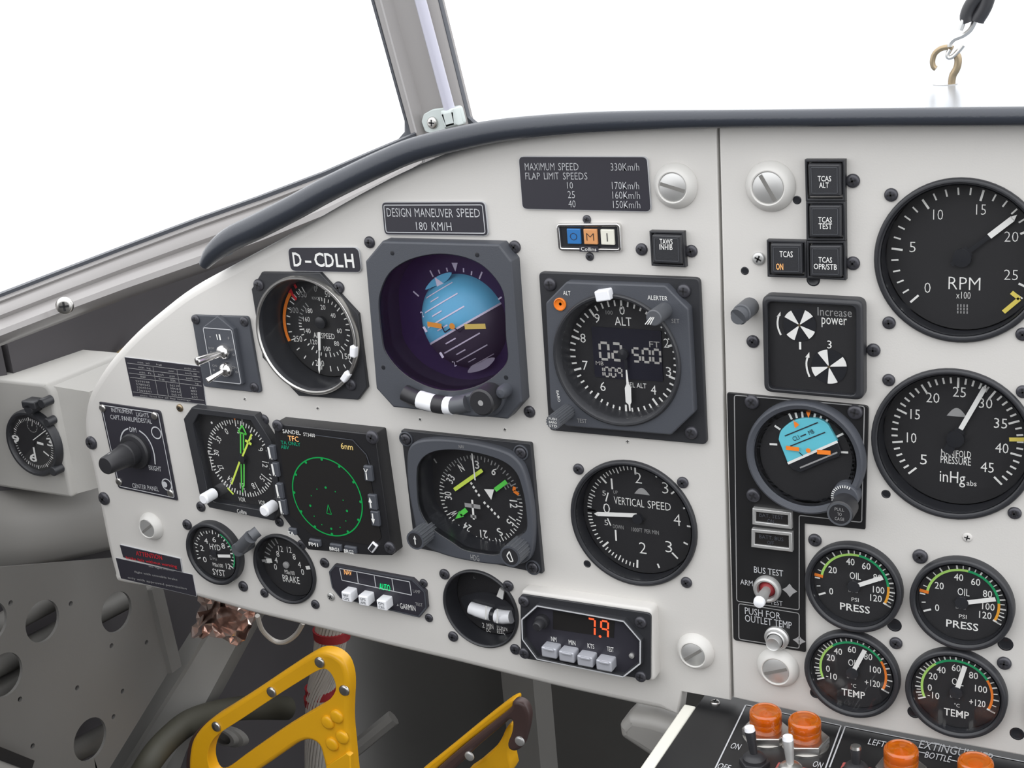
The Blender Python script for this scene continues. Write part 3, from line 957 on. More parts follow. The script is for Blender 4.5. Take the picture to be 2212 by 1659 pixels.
def toggle(name, label, base_px, lean, mats, plate=None, length=.017):
    e_ = bpy.data.objects.new(name, None); COL.objects.link(e_)
    u, h = on_ped(base_px); e_.location = W(u, PV, h)
    tag(e_, label, 'switch', 'toggles on the pedestal')
    if plate:
        b = MB(); b.box((0, 0, 0), (.020, .0145, .002), plate, bev=.001); link('guard_plate', b.mesh('guard_plate'), e_)
    b = MB()
    b.plate(circ(0, 0, .0095, 6, .2), .0, .003, mats[0], bev=.0006)
    b.lathe([(.0072, .003), (.0072, .005), (.006, .0065), (.004, .0075), (0, .008)], (0, 0), mats[0], 24)
    link('bushing_nut', b.mesh('bushing_nut'), e_)
    b = MB()
    d = Vector(lean).normalized()
    b.tube([Vector((0, 0, .005)), Vector((0, 0, .005)) + d * length * .5, Vector((0, 0, .005)) + d * length * .9, Vector((0, 0, .005)) + d * length, Vector((0, 0, .005)) + d * length * 1.06], [.0022, .0028, .0034, .003, .0015], mats[1], 14)
    b.tube([Vector((0, 0, .005)) + d * length * .94, Vector((0, 0, .005)) + d * length * 1.08, Vector((0, 0, .005)) + d * length * 1.1], [.0034, .0030, .0012], mats[2], 14)
    link('toggle_bat', b.mesh('toggle_bat'), e_)
toggle('toggle_switch', 'black bat toggle with bright tip in front of the leftmost amber lamp', (1630, 1650), (-.15, .05, 1), ('knob', 'knob', 'wplas'), None, .019)
toggle('toggle_switch', 'silver toggle switch in front of the second amber lamp on the pedestal', (1708, 1672), (-.1, .1, 1), ('steel', 'dull', 'wplas'), 'bpink', .019)
toggle('toggle_switch', 'black toggle with silver tip on a red plate below the LEFT lettering', (1850, 1672), (-.05, .1, 1), ('knob', 'knob', 'steel'), 'bpink', .013)

# ================================================================ plastic tube and clamp on the windshield post
TH = PH + .020
tb = Thing('drain_tube', 'translucent grey plastic tube running down the windshield post', 'tube', px=(978, 240))
b = MB(); b.tube([P3(820, -300, TH + .006), P3(908, 0, TH + .006), P3(978, 262, TH + .006)], .0058, 'pipe', 16)
b.v = [(x - tb.u, y - tb.v, h_) for x, y, h_ in b.v]
tb.part('tube_body', b)
cl = Thing('tube_clamp', 'pale plastic clamp with a screw holding the tube at the foot of the windshield post', 'clamp', px=(960, 262))
b = MB(); b.plate(fillet(cl.Ls([(917, 246), (935, 236), (994, 228), (1004, 268), (940, 290), (920, 284), (912, 262)], TH), .004), TH - .004, TH + .002, 'clamp', bev=.001)
b.plate(fillet(cl.Ls([(962, 236), (994, 229), (1003, 268), (972, 276)], TH), .002), TH, TH + .013, 'clamp', bev=.004)
cl.part('clamp_body', b)
screw(cl, (935, 265), .0062, 'steel', TH + .002)
sv_ = Thing('screw', 'lone silver cross-head screw on the grey window sill rail at left', 'screw', uv=(0, 0))
u_, v_, h_ = P3(140, 660, -.004)
ob = link('screw_head', screw_mesh(.0072, 'steel'), sv_.e); ob.location = (u_, v_, h_); ob.rotation_euler = (0, PI / 5, 0)

# ================================================================ hook and rubber strap on the coaming
z = zoom(1900, 0, 5.926)
HB = at_v(*z(925, 1085), .1806)
HH = HB[2]
def hp(pts, dh=0.0): return [P3(*z(*p), HH + dh) for p in pts]
hk = Thing('eye_hook', 'brass coloured hook with twisted stem standing on the coaming at upper right', 'hook', uv=(0, 0))
b = MB(); b.tube(smooth(hp([(922, 1130), (925, 1040), (940, 960), (985, 880), (1005, 800), (1000, 730), (975, 690)]), n=4), [.0023] * 24 + [.0019], 'brass', 10)
hk.part('stem', b)
b = MB(); b.tube(smooth(hp([(722, 878), (690, 850), (678, 780), (705, 690), (770, 630), (850, 606), (910, 612), (940, 622)]), n=4), .0017, 'brass', 10)
b.tube(smooth(hp([(905, 630), (870, 700), (890, 738), (950, 712), (1020, 640), (1072, 575)], .002), n=4), .0014, 'steel', 8)
hk.part('hook_bend', b)
b = MB(); q = P3(*z(840, 1085), HH); b.lathe([(.006, 0), (.006, .0008), (0, .0010)], (0, 0), 'steel', 24)
b.v = [(q[0] + x * 1.2, q[1] - .0002 + zz_, q[2] + y) for x, y, zz_ in b.v]
hk.part('base_washer', b, recalc=True)
stp = Thing('hanging_strap', 'black looped strap end with a bent wire hanging into the hook, top right', 'strap', uv=(0, 0))
b = MB(); b.tube(smooth(hp([(1135, 290), (1120, 200), (1165, 80), (1240, -20), (1330, -90), (1390, -60), (1360, 60), (1310, 160), (1265, 230), (1245, 275)], .004), n=4), .0042, 'knob', 12)
stp.part('strap_loop', b)
b = MB(); b.tube(smooth(hp([(898, 600), (905, 550), (960, 495), (1060, 455), (1150, 390), (1200, 310), (1240, 220), (1290, 120)], .003), n=4), .0016, 'steel', 8)
b.tube(hp([(1032, 385), (1078, 260), (1110, 180)], .006), .0017, 'dull', 8)
stp.part('bent_wire', b)

b = MB(); b.tube(smooth([P3(120, 862, -.10), P3(160, 832, -.10), P3(200, 806, -.11), P3(250, 770, -.13), P3(300, 730, -.15)], n=4), .0026, 'tan', 8)
tn = link('tan_cable', b.mesh('tan_cable')); tn.rotation_euler = (PI / 2, 0, 0)
tag(tn, 'thin tan cable in the dark gap between the clock box and the panel', 'cable')
# ================================================================ clock box and clock
CH = -.012
cbx = bpy.data.objects.new('clock_housing', None)
p0 = P3(-110, 1068, CH); p1 = P3(150, 1068, CH); top = P3(100, 830, CH)[1]; botv = P3(60, 1062, CH)[1]
b = MB()
x0, x1 = p0[0], p1[0]
b.plate(fillet([(x0, botv), (x1 + .002, botv), (x1 + .002, top), (x0, top)], [0, .004, .010, 0]), CH - .09, CH, 'cream', bev=.003)
x2 = P3(222, 960, CH - .03)[0]
rows = [[(x1 - .004, botv + .001, CH - .0008), (x1 - .004, top - .001, CH - .0008), (x1 - .004, top - .001, CH - .088), (x1 - .004, botv + .001, CH - .088)],
        [(x2, botv + .004, CH - .026), (x2, top - .014, CH - .026), (x2, top - .014, CH - .088), (x2, botv + .004, CH - .088)]]
b.loft(rows, 'cream')
cbx = link('clock_housing', b.mesh('clock_housing', True)); cbx.rotation_euler = (PI / 2, 0, 0)
tag(cbx, 'cream painted box holding the round clock, left of the panel under the sill', 'housing')
z = zoom(0, 780, 3.606)
ck = Thing('cockpit_clock', 'round black clock with white numerals on the cream box at the left edge', 'clock', px=(69, 959))
ck.u, ck.v = pp(69, 959, CH + .006); ck.e.location = W(ck.u, ck.v, 0)
R = .0305
b = MB(); b.lathe([(R, CH), (R, CH + .005), (R - .0015, CH + .0075), (R - .0035, CH + .0075), (R - .0045, CH + .006), (R - .005, CH + .004)], (0, 0), 'bez')
ck.part('bezel', b)
DH = CH + .004
b = MB(); b.disc(0, 0, R - .0045, DH, 'dial')
for i in range(60):
    b.tick((0, 0), i * 6, .0205, .0229 if i % 5 else .0237, .0011 if i % 5 == 0 else .0005, DH + .0003, 'white')
for t, p in [('9', (122, 607)), ('3', (392, 632)), ('6', (258, 752))]:
    ck.txt(b, t, z(*p), 16, 18, DH + .0004, bold=.02)
c1 = ck.L(z(252, 505), DH)
b.arc(c1, .0056, .0060, 0, 360, DH + .0003, 'dim', 30)
for i in range(12): b.tick(c1, i * 30, .0048, .0058, .0005, DH + .0004, 'dim')
b.line(c1, ck.L(z(255, 470), DH), .0006, DH + .0005, 'white')
ck.part('dial_face', b)
b = MB()
b.line(ck.L(z(265, 612), DH), ck.L(z(388, 518), DH), .0008, DH + .0012, 'white')
b.line(ck.L(z(268, 668), DH), ck.L(z(288, 778), DH), .0020, DH + .0010, 'white')
b.line(ck.L(z(295, 632), DH), ck.L(z(345, 645), DH), .0022, DH + .0010, 'white')
b.line(ck.L(z(345, 700), DH), ck.L(z(388, 735), DH), .0014, DH + .0010, 'white')
b.disc(0, 0, .0022, DH + .0013, 'dial', 16)
ck.part('hands', b)
glass(ck, R - .0045, DH + .0026)
for a_, c_, nm, r_, ln_ in [(250, 365, 'winding_lug', .0048, .012), (350, 320, 'push_button', .0042, .011), (385, 470, 'push_button', .0038, .009), (435, 850, 'push_button', .0042, .010)]:
    b = MB(); x, y = ck.L(z(a_, c_), CH + ln_ * .6); cyl(b, (x, y), r_, CH, CH + ln_, 'bez', 20)
    ck.part(nm, b)
b = MB(); b.box((*ck.L(z(245, 335), CH + .008), CH), (.016, .007, .012), 'bez', bev=.0015); ck.part('winding_bracket', b)

# ================================================================ placards
def placard(name, label, quad, thick=.0020, r=.0034, border=0.0, bmat='edge', h=0.0):
    T = Thing(name, label, 'placard', px=(sum(p[0] for p in quad) / 4, sum(p[1] for p in quad) / 4))
    b = MB(); lp_ = T.Ls(quad, h + thick)
    o = fillet(lp_, r, 4)
    b.plate(o, h, h + thick - .0003, 'edge')
    b.plate(inset(ccw(o), .0003), h + thick - .0003, h + thick, 'plate', bev=.0002)
    if border:
        i1 = inset(ccw(o), border)
        b.path(i1, .0006, h + thick + .0002, bmat, closed=True)
    return T, b, h + thick + .0003

z = zoom(1090, 300, 4.706)
T, b, h = placard('speed_placard', 'large black placard listing MAXIMUM SPEED and flap limit speeds, top of the left panel', [(1119.5, 338), (1397.5, 338.5), (1406.5, 458), (1128, 452)])
for t, p, w, hh in [('MAXIMUM', (355, 283), 300, 74), ('SPEED', (648, 283), 205, 74), ('FLAP', (285, 378), 148, 68), ('LIMIT', (475, 377), 150, 68), ('SPEEDS', (716, 378), 248, 70),
                    ('10', (665, 472), 58, 66), ('25', (678, 567), 72, 72), ('40', (685, 660), 72, 72), ('330Km/h', (1222, 285), 290, 76), ('170Km/h', (1228, 475), 275, 74), ('160Km/h', (1235, 572), 278, 74), ('150Km/h', (1240, 668), 275, 74)]:
    T.txt(b, t, z(*p), w / 4.706, hh / 4.706, h, 'edge', bold=-.012)
T.part('engraved_plate', b)
z = zoom(600, 420, 4.608)
T, b, h = placard('maneuver_speed_placard', 'black placard reading DESIGN MANEUVER SPEED 180 KM/H with engraved border', [(823.5, 437), (1047, 436), (1054.6, 510), (830, 507.5)], border=.0019)
for t, p, w, hh in [('DESIGN', (1204, 180), 240, 86), ('MANEUVER', (1552, 184), 380, 86), ('SPEED', (1895, 184), 232, 86), ('180', (1432, 315), 110, 80), ('KM/H', (1630, 318), 198, 84)]:
    T.txt(b, t, z(*p), w / 4.608, hh / 4.608, h, 'edge', bold=-.005)
T.part('engraved_plate', b)
T, b, h = placard('registration_placard', 'black placard with large white letters D-CDLH above the airspeed indicator', [(621, 535), (774, 534.5), (780.8, 589), (627, 586)], r=.0045)
for t, p, w, hh in [('D', (193, 648), 85, 140), ('-', (303, 670), 62, 22), ('C', (412, 650), 98, 145), ('D', (513, 655), 90, 140), ('L', (612, 658), 72, 135), ('H', (712, 660), 90, 140)]:
    T.txt(b, t, z(*p), w / 4.608, hh / 4.608, h, 'white', bold=.02)
T.part('engraved_plate', b)
# small table of figures
z = zoom(160, 640, 5.53)
T, b, h = placard('data_placard', 'small dark placard filled with a fine table, left of the twin toggle plate', [(268, 771), (434, 791), (445, 876), (286, 857)], thick=.0008, r=.0005)
random.seed(8)
def tab(u_, v_):   # bilinear in the table
    q = [(605, 735), (1505, 850), (1580, 1300), (695, 1195)]
    x = (1 - u_) * ((1 - v_) * q[0][0] + v_ * q[3][0]) + u_ * ((1 - v_) * q[1][0] + v_ * q[2][0])
    y = (1 - u_) * ((1 - v_) * q[0][1] + v_ * q[3][1]) + u_ * ((1 - v_) * q[1][1] + v_ * q[2][1])
    return z(x, y)
for v_ in (.13, .26, .39, .50, .88, .99):
    b.line(T.L(tab(.02, v_), h), T.L(tab(.98, v_), h), .0004, h, 'dim')
for u_ in (.36, .50, .68):
    b.line(T.L(tab(u_, .15 if u_ != .5 else .5), h), T.L(tab(u_, .88), h), .0004, h, 'dim')
def fig(n): return ''.join(random.choice('0123456789') for _ in range(n))
for r_ in (.07, .20, .33, .45):
    for u_, w in ((.20, 12), (.30, 8), (.45, 12), (.60, 11), (.83, 14), (.92, 7)):
        if random.random() < .75: T.txt(b, random.choice(['km/h', 'kg', 'ft', 'min', 'max']), tab(u_, r_), w, 4.2, h, 'dim')
for r_ in (.58, .66, .74, .82):
    for u_, w, n in ((.18, 30, 7), (.58, 11, 3), (.65, 7, 2), (.86, 13, 3)):
        T.txt(b, fig(n), tab(u_, r_), w, 4.2, h, 'dim')
T.txt(b, 'max. limit for all flap settings', tab(.45, .94), 108, 4.6, h, 'dim')
T.part('printed_plate', b)
# warning placards
z = zoom(180, 1100, 4.096)
T, b, h = placard('warning_placard', 'lower black placard with fine grey text at the bottom left corner of the panel', [z(282, 428), z(965, 578), z(1003, 776), z(330, 614)], thick=.0007, r=.0008)
for t, p, w in [('flight with unusable brake', (640, 590), 380), ('only with approved permission', (650, 655), 520)]:
    T.txt(b, t, z(*p), w / 4.1, 6, h, 'dim')
T.part('printed_plate', b)
T, b, h = placard('warning_placard', 'black placard with red ATTENTION lettering, overlapping the finer text placard below it', [z(318, 313), z(855, 437), z(874, 560), z(350, 428)], thick=.0014, r=.0008)
for t, p, w, hh, c in [('ATTENTION', (580, 408), 230, 40, 'red'), ('brake fails without warning', (600, 470), 450, 34, 'red')]:
    T.txt(b, t, z(*p), w / 4.1, hh / 4.1, h, c)
T.txt(b, 'see flight manual', z(690, 525), 55, 5, h, 'dim')
T.part('printed_plate', b)

# ================================================================ quarter-turn fasteners
def fastener(px, label, slot, R=.0138, scr='dull'):
    T = Thing('panel_fastener', label, 'fastener', px=px, group='slotted panel fasteners')
    b = MB()
    b.lathe([(R, 0), (R, .0006), (R * .97, .0016), (R * .86, .0040), (R * .74, .0059), (R * .68, .0063), (R * .64, .0061), (R * .62, .0052)], (0, 0), 'fast', 48)
    T.part('collar', b)
    b = MB(); b.lathe([(R * .62, .003), (R * .62, .0055), (R * .59, .0058), (0, .0059)], (0, 0), scr, 40)
    b.box((0, 0, .0050), (R * 1.14, R * .15, .0011), 'grey', ang=slot)
    T.part('slotted_stud', b)
fastener((1460, 401), 'slotted fastener in pale collar right of the speed limits placard', 16)
fastener((1665, 402), 'slotted fastener in pale collar left of the TCAS ALT button', 60, .0148)
fastener((328, 1136), 'small pale fastener above the red ATTENTION placard, lower left', -35, .0122)
fastener((1503, 1406), 'slotted fastener in pale collar right of the red digit display', -38, .0132)
fastener((1681, 1441), 'slotted fastener in pale collar at the bottom of the center panel', -22, .0140)

# ================================================================ generic round gauge
def gauge(name, label, uvc, R, front=.003, dial=-.009, lip=.0040, rim=.0022, group=None, steps=True, glassm='cover', bezm='bez'):
    T = Thing(name, label, 'gauge', uv=uvc, group=group)
    b = MB()
    Ri = R - lip
    pr_ = [(R, 0), (R, front - .0012), (R - .0006, front - .0003), (R - .0014, front), (R - rim, front)]
    if steps: pr_ += [(R - rim - .0004, front - .0012), (Ri + .0006, front - .0016), (Ri, front - .0030)]
    else: pr_ += [(Ri + .0004, front - .0004), (Ri, front - .0014)]
    b.lathe(pr_, (0, 0), bezm, 64)
    T.part('bezel', b)
    b = MB(); b.lathe([(Ri, front - .0014), (Ri, dial), (Ri - .0006, dial)], (0, 0), 'wall', 64)
    T.part('inner_wall', b)
    T.R = Ri; T.dial = dial; T.front = front
    return T

def scale(b, c, h, marks, w=.0010, mname='white'):
    for deg, r0, r1 in marks: b.tick(c, deg, r0, r1, w, h, mname)

def interp(tab_, x):
    for (a, A), (b_, B) in zip(tab_, tab_[1:]):
        if a <= x <= b_: return A + (B - A) * (x - a) / (b_ - a)
    return tab_[-1][1]

# ---- vertical speed
z = zoom(1210, 970, 5.353); s = 5.353
T = gauge('vertical_speed_indicator', 'round black VERTICAL SPEED gauge with horizontal white needle, below the altimeter', (.0877, -.0848), .0449)
D = T.dial; b = MB(); b.disc(0, 0, T.R, D, 'dial', 64); h = D + .0003
zero, r1 = -88, .0372
vs_tab = [(0, 0), (.5, 19), (1, 44), (2, 87.5), (3, 138), (4, 180)]
for sg in (1, -1):
    for i in range(0, 21):
        vv = i / 10
        dg = zero + sg * interp(vs_tab, vv)
        big = i in (0, 10, 20); mid = i in (5, 15)
        b.tick((0, 0), dg, r1 - (.0060 if big else .0042 if mid else .0030), r1, .0013 if big else .0008, h, 'white')
    for vv in (2.5, 3, 3.5):
        b.tick((0, 0), zero + sg * interp(vs_tab, vv), r1 - (.0055 if vv == 3 else .0032), r1, .0012, h, 'white')
b.tick((0, 0), 92, r1 - .003, r1, .0012, h, 'white')
for t, p, w, hh in [('2', (903, 335), 80, 125), ('3', (1215, 450), 72, 130), ('4', (1352, 818), 82, 135), ('3', (1255, 1130), 78, 130), ('2', (955, 1145), 82, 130), ('0', (537, 685), 78, 112), ('5', (508, 510), 42, 55), ('5', (533, 850), 42, 62)]:
    T.txt(b, t, z(*p), w / s, hh / s, h, 'white', bold=-.012)
b.line(T.L(z(592, 340), h), T.L(z(603, 465), h), .0012, h, 'white')
b.line(T.L(z(640, 935), h), T.L(z(648, 1060), h), .0012, h, 'white')
b.line(T.L(z(555, 505), h), T.L(z(528, 605), h), .0009, h, 'white'); b.line(T.L(z(548, 800), h), T.L(z(585, 885), h), .0009, h, 'white')
T.txt(b, 'VERTICAL', z(795, 612), 350 / s, 88 / s, h, 'white', bold=-.005); T.txt(b, 'SPEED', z(1145, 655), 268 / s, 90 / s, h, 'white', bold=-.005)
for t, p, w, hh in [('UP', (640, 500), 50, 40), ('DOWN', (672, 900), 122, 45), ('1000FT', (888, 935), 125, 48), ('PER MIN', (1058, 958), 165, 46)]:
    T.txt(b, t, z(*p), w / s, hh / s, h, 'dim')
def dome(T, b, p, w, hh, h):
    c = T.L(p, h); W_, H_ = T.wh(p, w, hh, h)
    pts = [(c[0] - W_ / 2 + W_ * i / 14, c[1] - H_ / 2 + H_ * math.sin(PI * i / 14)) for i in range(15)]
    b.poly(pts, h, 'dim')
dome(T, b, z(945, 487), 178 / s, 75 / s, h)
T.part('dial_face', b)
b = MB(); b.line(T.L(z(888, 768), D + .002), T.L(z(430, 750), D + .002), .0030, D + .002, 'white')
q1, q2, q3 = T.L(z(430, 727), D + .002), T.L(z(430, 775), D + .002), T.L(z(392, 748), D + .002)
b.poly([q1, q2, q3], D + .002, 'white'); b.line(T.L(z(888, 768), D + .002), (.004, -.0005), .0026, D + .002, 'wall')
b.lathe([(.0035, D), (.0035, D + .0028), (0, D + .003)], (0, 0), 'wall', 20)
T.part('pointer', b)
glass(T, T.R, T.front - .002)
for p in [(215, 230), (1420, 385), (1462, 1540)]: screw(T, z(*p), .0039)

# ---- manifold pressure
z = zoom(1850, 760, 4.254); s = 4.254
T = gauge('manifold_pressure_gauge', 'large round MANIFOLD PRESSURE gauge marked inHg at the right frame edge', (.2895, -.0084), .0458, dial=-.011)
D = T.dial; b = MB(); b.disc(0, 0, T.R, D, 'dial', 64); h = D + .0003
for i in range(5, 46):
    dg = -133.5 + (i - 5) * 6.72
    b.tick((0, 0), dg, .0368 - (.0062 if i % 5 == 0 else .0036), .0368, .0012 if i % 5 == 0 else .0011, h, 'white')
for t, p in [('5', (617, 990)), ('10', (507, 790)), ('15', (540, 575)), ('20', (702, 422)), ('25', (946, 370)), ('30', (1188, 473)), ('35', (1325, 657)), ('40', (1337, 885)), ('45', (1202, 1062))]:
    T.txt(b, t, z(*p), (62 if len(t) == 1 else (88 if t[0] == '1' else 122)) / s, 92 / s, h, 'white', bold=-.005)
for t, p, w, hh in [('MANIFOLD', (915, 935), 275, 62), ('PRESSURE', (912, 1000), 278, 68), ('inHg', (882, 1168), 235, 138), ('abs', (1058, 1208), 92, 48)]:
    T.txt(b, t, z(*p), w / s, hh / s, h, 'white')
dome(T, b, z(922, 555), 185 / s, 78 / s, h)
b.line(T.L(z(1405, 803), h), T.L(z(1560, 803), h), .0024, h + .0004, 'yellow')
T.part('dial_face', b)
b = MB(); b.line(T.L(z(955, 715), D + .002), T.L(z(1180, 330), D + .002), .0027, D + .002, 'white')
b.poly([T.L(z(1160, 325), D + .002), T.L(z(1192, 345), D + .002), T.L(z(1195, 298), D + .002)], D + .002, 'white')
b.line(T.L(z(958, 712), D + .002), T.L(z(830, 930), D + .002), .0055, D + .002, 'wall')
b.lathe([(.005, D), (.005, D + .0028), (0, D + .003)], (0, 0), 'wall', 20)
T.part('pointer', b); glass(T, T.R, T.front - .002)
for p in [(298, 258), (1452, 1480), (1530, 365)]: screw(T, z(*p), .0037)

# ---- RPM
z = zoom(1850, 360, 4.1475); s = 4.1475
T = gauge('rpm_gauge', 'largest looking round RPM gauge at the upper right, needle near 20', (.2912, .0990), .0460, dial=-.009)
D = T.dial; b = MB(); b.disc(0, 0, T.R, D, 'dial', 64); h = D + .0003
for i in range(0, 27):
    dg = -134 + i * 9.95
    b.tick((0, 0), dg, .0388 - (.0062 if i % 5 == 0 else .0040), .0388, .0012 if i % 5 == 0 else .0009, h, 'white')
for t, p in [('0', (637, 1085)), ('5', (503, 720)), ('10', (732, 430)), ('15', (1117, 385)), ('20', (1388, 628)), ('25', (1385, 970))]:
    T.txt(b, t, z(*p), (55 if len(t) == 1 else (88 if t[0] == '1' else 125)) / s, 92 / s, h, 'white', bold=-.015)
for t, p, w, hh in [('RPM', (967, 1047), 285, 112), ('x100', (958, 1152), 128, 62)]:
    T.txt(b, t, z(*p), w / s, hh / s, h, 'white', bold=-.012)
for k, yy in enumerate((1245, 1275, 1305)):
    T.txt(b, ('MADE IN', 'TYPE 12', '0-30')[k] if False else 'IIII', z(950, yy), 95 / s, 24 / s, h, 'dim')
b.path([T.L(z(1390, 1125), h), T.L(z(1462, 1182), h), T.L(z(1318, 1302), h)], .0024, h + .0003, 'yellow')
T.part('dial_face', b)
b = MB(); P_ = lambda a_, c_: T.L(z(a_, c_), D + .0025)
b.line(P_(1190, 625), P_(1400, 465), .0032, D + .0025, 'white'); b.poly([P_(1380, 450), P_(1412, 488), P_(1440, 430)], D + .0025, 'white')
b.line(P_(1190, 625), P_(850, 880), .0024, D + .0023, 'wall'); b.line(P_(1010, 750), P_(930, 810), .006, D + .0022, 'wall')
b.lathe([(.005, D), (.005, D + .0028), (0, D + .003)], (0, 0), 'wall', 20)
T.part('pointer', b); glass(T, T.R, T.front - .002)
for p in [(312, 252), (293, 1398), (1490, 1500)]: screw(T, z(*p), .0038)
screw(T, (1888, 757), .0037)

# ---- oil gauges
OP = dict(num=[('0', -114), ('20', -58), ('40', -9), ('60', 27), ('80', 62), ('100', 93), ('120', 117)],
          arcs=[(-80, 8, 'lgreen'), (8, 84, 'green'), (84, 119, 'amber')])
OT = dict(num=[('-10', -113), ('0', -93), ('20', -62), ('40', -36), ('60', -2), ('80', 37), ('100', 73), ('+120', 115)],
          arcs=[(-113, -38, 'lgreen'), (-38, 58, 'green'), (58, 115, 'orange')])
def oil(uvc, label, kind, needle, name):
    T = gauge(name, label, uvc, .0297, front=.0065, dial=.0002, lip=.0040, rim=.0024, group='oil gauges on the center panel')
    D = T.dial; b = MB(); b.disc(0, 0, T.R, D, 'dial', 56); h = D + .0003
    K = OP if kind == 'PRESS' else OT
    vals = [a for _, a in K['num']]
    for d0, d1, c in K['arcs']: b.arc((0, 0), .0198, .0213, d0, d1, h, c)
    for i, a in enumerate(vals):
        if kind == 'PRESS' and i == 0:
            b.tick((0, 0), a, .0196, .0244, .0012, h + .0002, 'white')
        else: b.tick((0, 0), a, .0213, .0246, .0010, h + .0002, 'white')
        if i < len(vals) - 1:
            n = 4
            for k in range(1, n):
                b.tick((0, 0), a + (vals[i + 1] - a) * k / n, .0214, .0238 if k != 2 else .0246, .0006 if k != 2 else .0009, h + .0002, 'white')
    b.tick((0, 0), vals[-1], .0196, .0248, .0011, h + .0002, 'white')
    if kind == 'PRESS': b.tick((0, 0), -81, .0196, .0250, .0020, h + .0004, 'orange')
    else: b.tick((0, 0), -113, .0196, .0246, .0010, h + .0004, 'white')
    for t, a in K['num']:
        r = .0158 if len(t) < 3 else .0147
        if t == '+120': r = .0134
        a2 = math.radians(a)
        b.text(t, (r * math.sin(a2), r * math.cos(a2)), {1: .0025, 2: .0052, 3: .0070, 4: .0094}[len(t)], .0046, h, 'white', bold=.005)
    b.text('OIL', (.0005, .0064), .0068, .0048, h, 'white'); b.text('DAs', (-.0008, -.0035), .0058, .0032, h, 'dim')
    b.text('PSI' if kind == 'PRESS' else '°C', (.0004, -.0098), .0044 if kind == 'PRESS' else .0032, .0026, h, 'white')
    b.text(kind, (.0002, -.0156), .0184 if kind == 'PRESS' else .0148, .0050, h, 'white', bold=.01)
    T.part('dial_face', b)
    b = MB(); a = math.radians(needle); d = (math.sin(a), math.cos(a)); zz_ = D + .0022
    b.line((d[0] * .0030, d[1] * .0030), (d[0] * .0196, d[1] * .0196), .0028, zz_, 'white')
    b.line((d[0] * .0030, d[1] * .0030), (-d[0] * .004, -d[1] * .004), .0040, zz_, 'wall')
    b.lathe([(.0038, D), (.0038, D + .0026), (0, D + .003)], (0, 0), 'wall', 20)
    T.part('pointer', b); glass(T, T.R, T.front - .0022)
    return T
T1 = oil((.2334, -.1066), 'OIL PRESS gauge, left one of the pair, needle near 70', 'PRESS', 63, 'oil_pressure_gauge')
T2 = oil((.2971, -.1071), 'OIL PRESS gauge, right one of the pair, needle near 90', 'PRESS', 73, 'oil_pressure_gauge')
T3 = oil((.2322, -.1672), 'OIL TEMP gauge below the left oil pressure gauge', 'TEMP', 24, 'oil_temperature_gauge')
T4 = oil((.2950, -.1679), 'OIL TEMP gauge below the right oil pressure gauge', 'TEMP', 14, 'oil_temperature_gauge')
T5 = oil((.3650, -.1682), 'dark gauge rim just cut off by the right frame edge beside the oil temperature gauge', 'TEMP', 14, 'oil_temperature_gauge')
z = zoom(1720, 1150, 3.687)
screw(T1, z(150, 60), .0042); screw(T2, z(988, 190), .0046); screw(T3, z(795, 880), .0040); screw(T4, z(1657, 1040), .0042)

# ---- hydraulic system pressure
z = zoom(180, 1100, 4.096); s = 4.096
T = gauge('hydraulic_pressure_gauge', 'small round HYD SYST gauge with green arc, bottom left, above the brake gauge', pp(458, 1198, .007), .0272, front=.0075, dial=.0038, lip=.0042, rim=.0026)
D = T.dial; b = MB(); b.disc(0, 0, T.R, D, 'dial', 48); h = D + .0003
for i in range(0, 13):
    b.tick((0, 0), -112 + i * 19.5, .0168, .0205 if i % 2 == 0 else .0195, .0010, h, 'white')
    if i < 12: b.tick((0, 0), -112 + (i + .5) * 19.5, .0178, .0195, .0006, h, 'white')
for t, p in [('0', (1075, 445)), ('2', (1050, 345)), ('4', (1085, 280)), ('6', (1157, 268)), ('8', (1237, 325)), ('12', (1282, 505))]:
    T.txt(b, t, z(*p), (32 if len(t) == 1 else 40) / s, 48 / s, h, 'white')
b.arc((0, 0), .0196, .0208, 28, 118, h + .0002, 'green')
for t, p, w, hh in [('HYD', (1165, 335), 95, 50), ('PSIx100', (1190, 495), 90, 32), ('SYST', (1200, 560), 112, 55)]:
    T.txt(b, t, z(*p), w / s, hh / s, h, 'white')
T.txt(b, 'DAs', z(1150, 430), 60 / s, 40 / s, h, 'dim')
T.part('dial_face', b)
b = MB(); b.line(T.L(z(1190, 413), D + .002), T.L(z(1300, 415), D + .002), .0026, D + .002, 'white')
b.lathe([(.0032, D), (.0032, D + .0018), (0, D + .0022)], (0, 0), 'wall', 20)
T.part('pointer', b); glass(T, T.R, T.front - .0006)
for p in [(922, 135), (1418, 680)]: screw(T, z(*p), .0046)

# ---- brake pressure
T = gauge('brake_pressure_gauge', 'small round BRAKE gauge with two short white needles, bottom left of the panel', (-.2118, -.1641), .0298, front=.003, dial=-.006, lip=.0032, rim=.0016)
D = T.dial; b = MB(); b.disc(0, 0, T.R, D, 'dial', 48); h = D + .0003
for i in range(7):
    b.tick((0, 0), -92 + i * 11, .0195, .0245, .0012, h, 'dim')
for t, p in [('12', (1745, 350)), ('12', (1822, 360)), ('8', (1720, 395)), ('8', (1865, 420)), ('4', (1705, 450)), ('4', (1912, 490)), ('0', (1700, 510)), ('0', (1940, 555))]:
    T.txt(b, t, z(*p), (26 if len(t) == 1 else 40) / s, 52 / s, h, 'white')
T.txt(b, 'PSIx100', z(1825, 560), 88 / s, 36 / s, h, 'white'); T.txt(b, 'BRAKE', z(1838, 620), 150 / s, 60 / s, h, 'white')
T.part('dial_face', b)
b = MB()
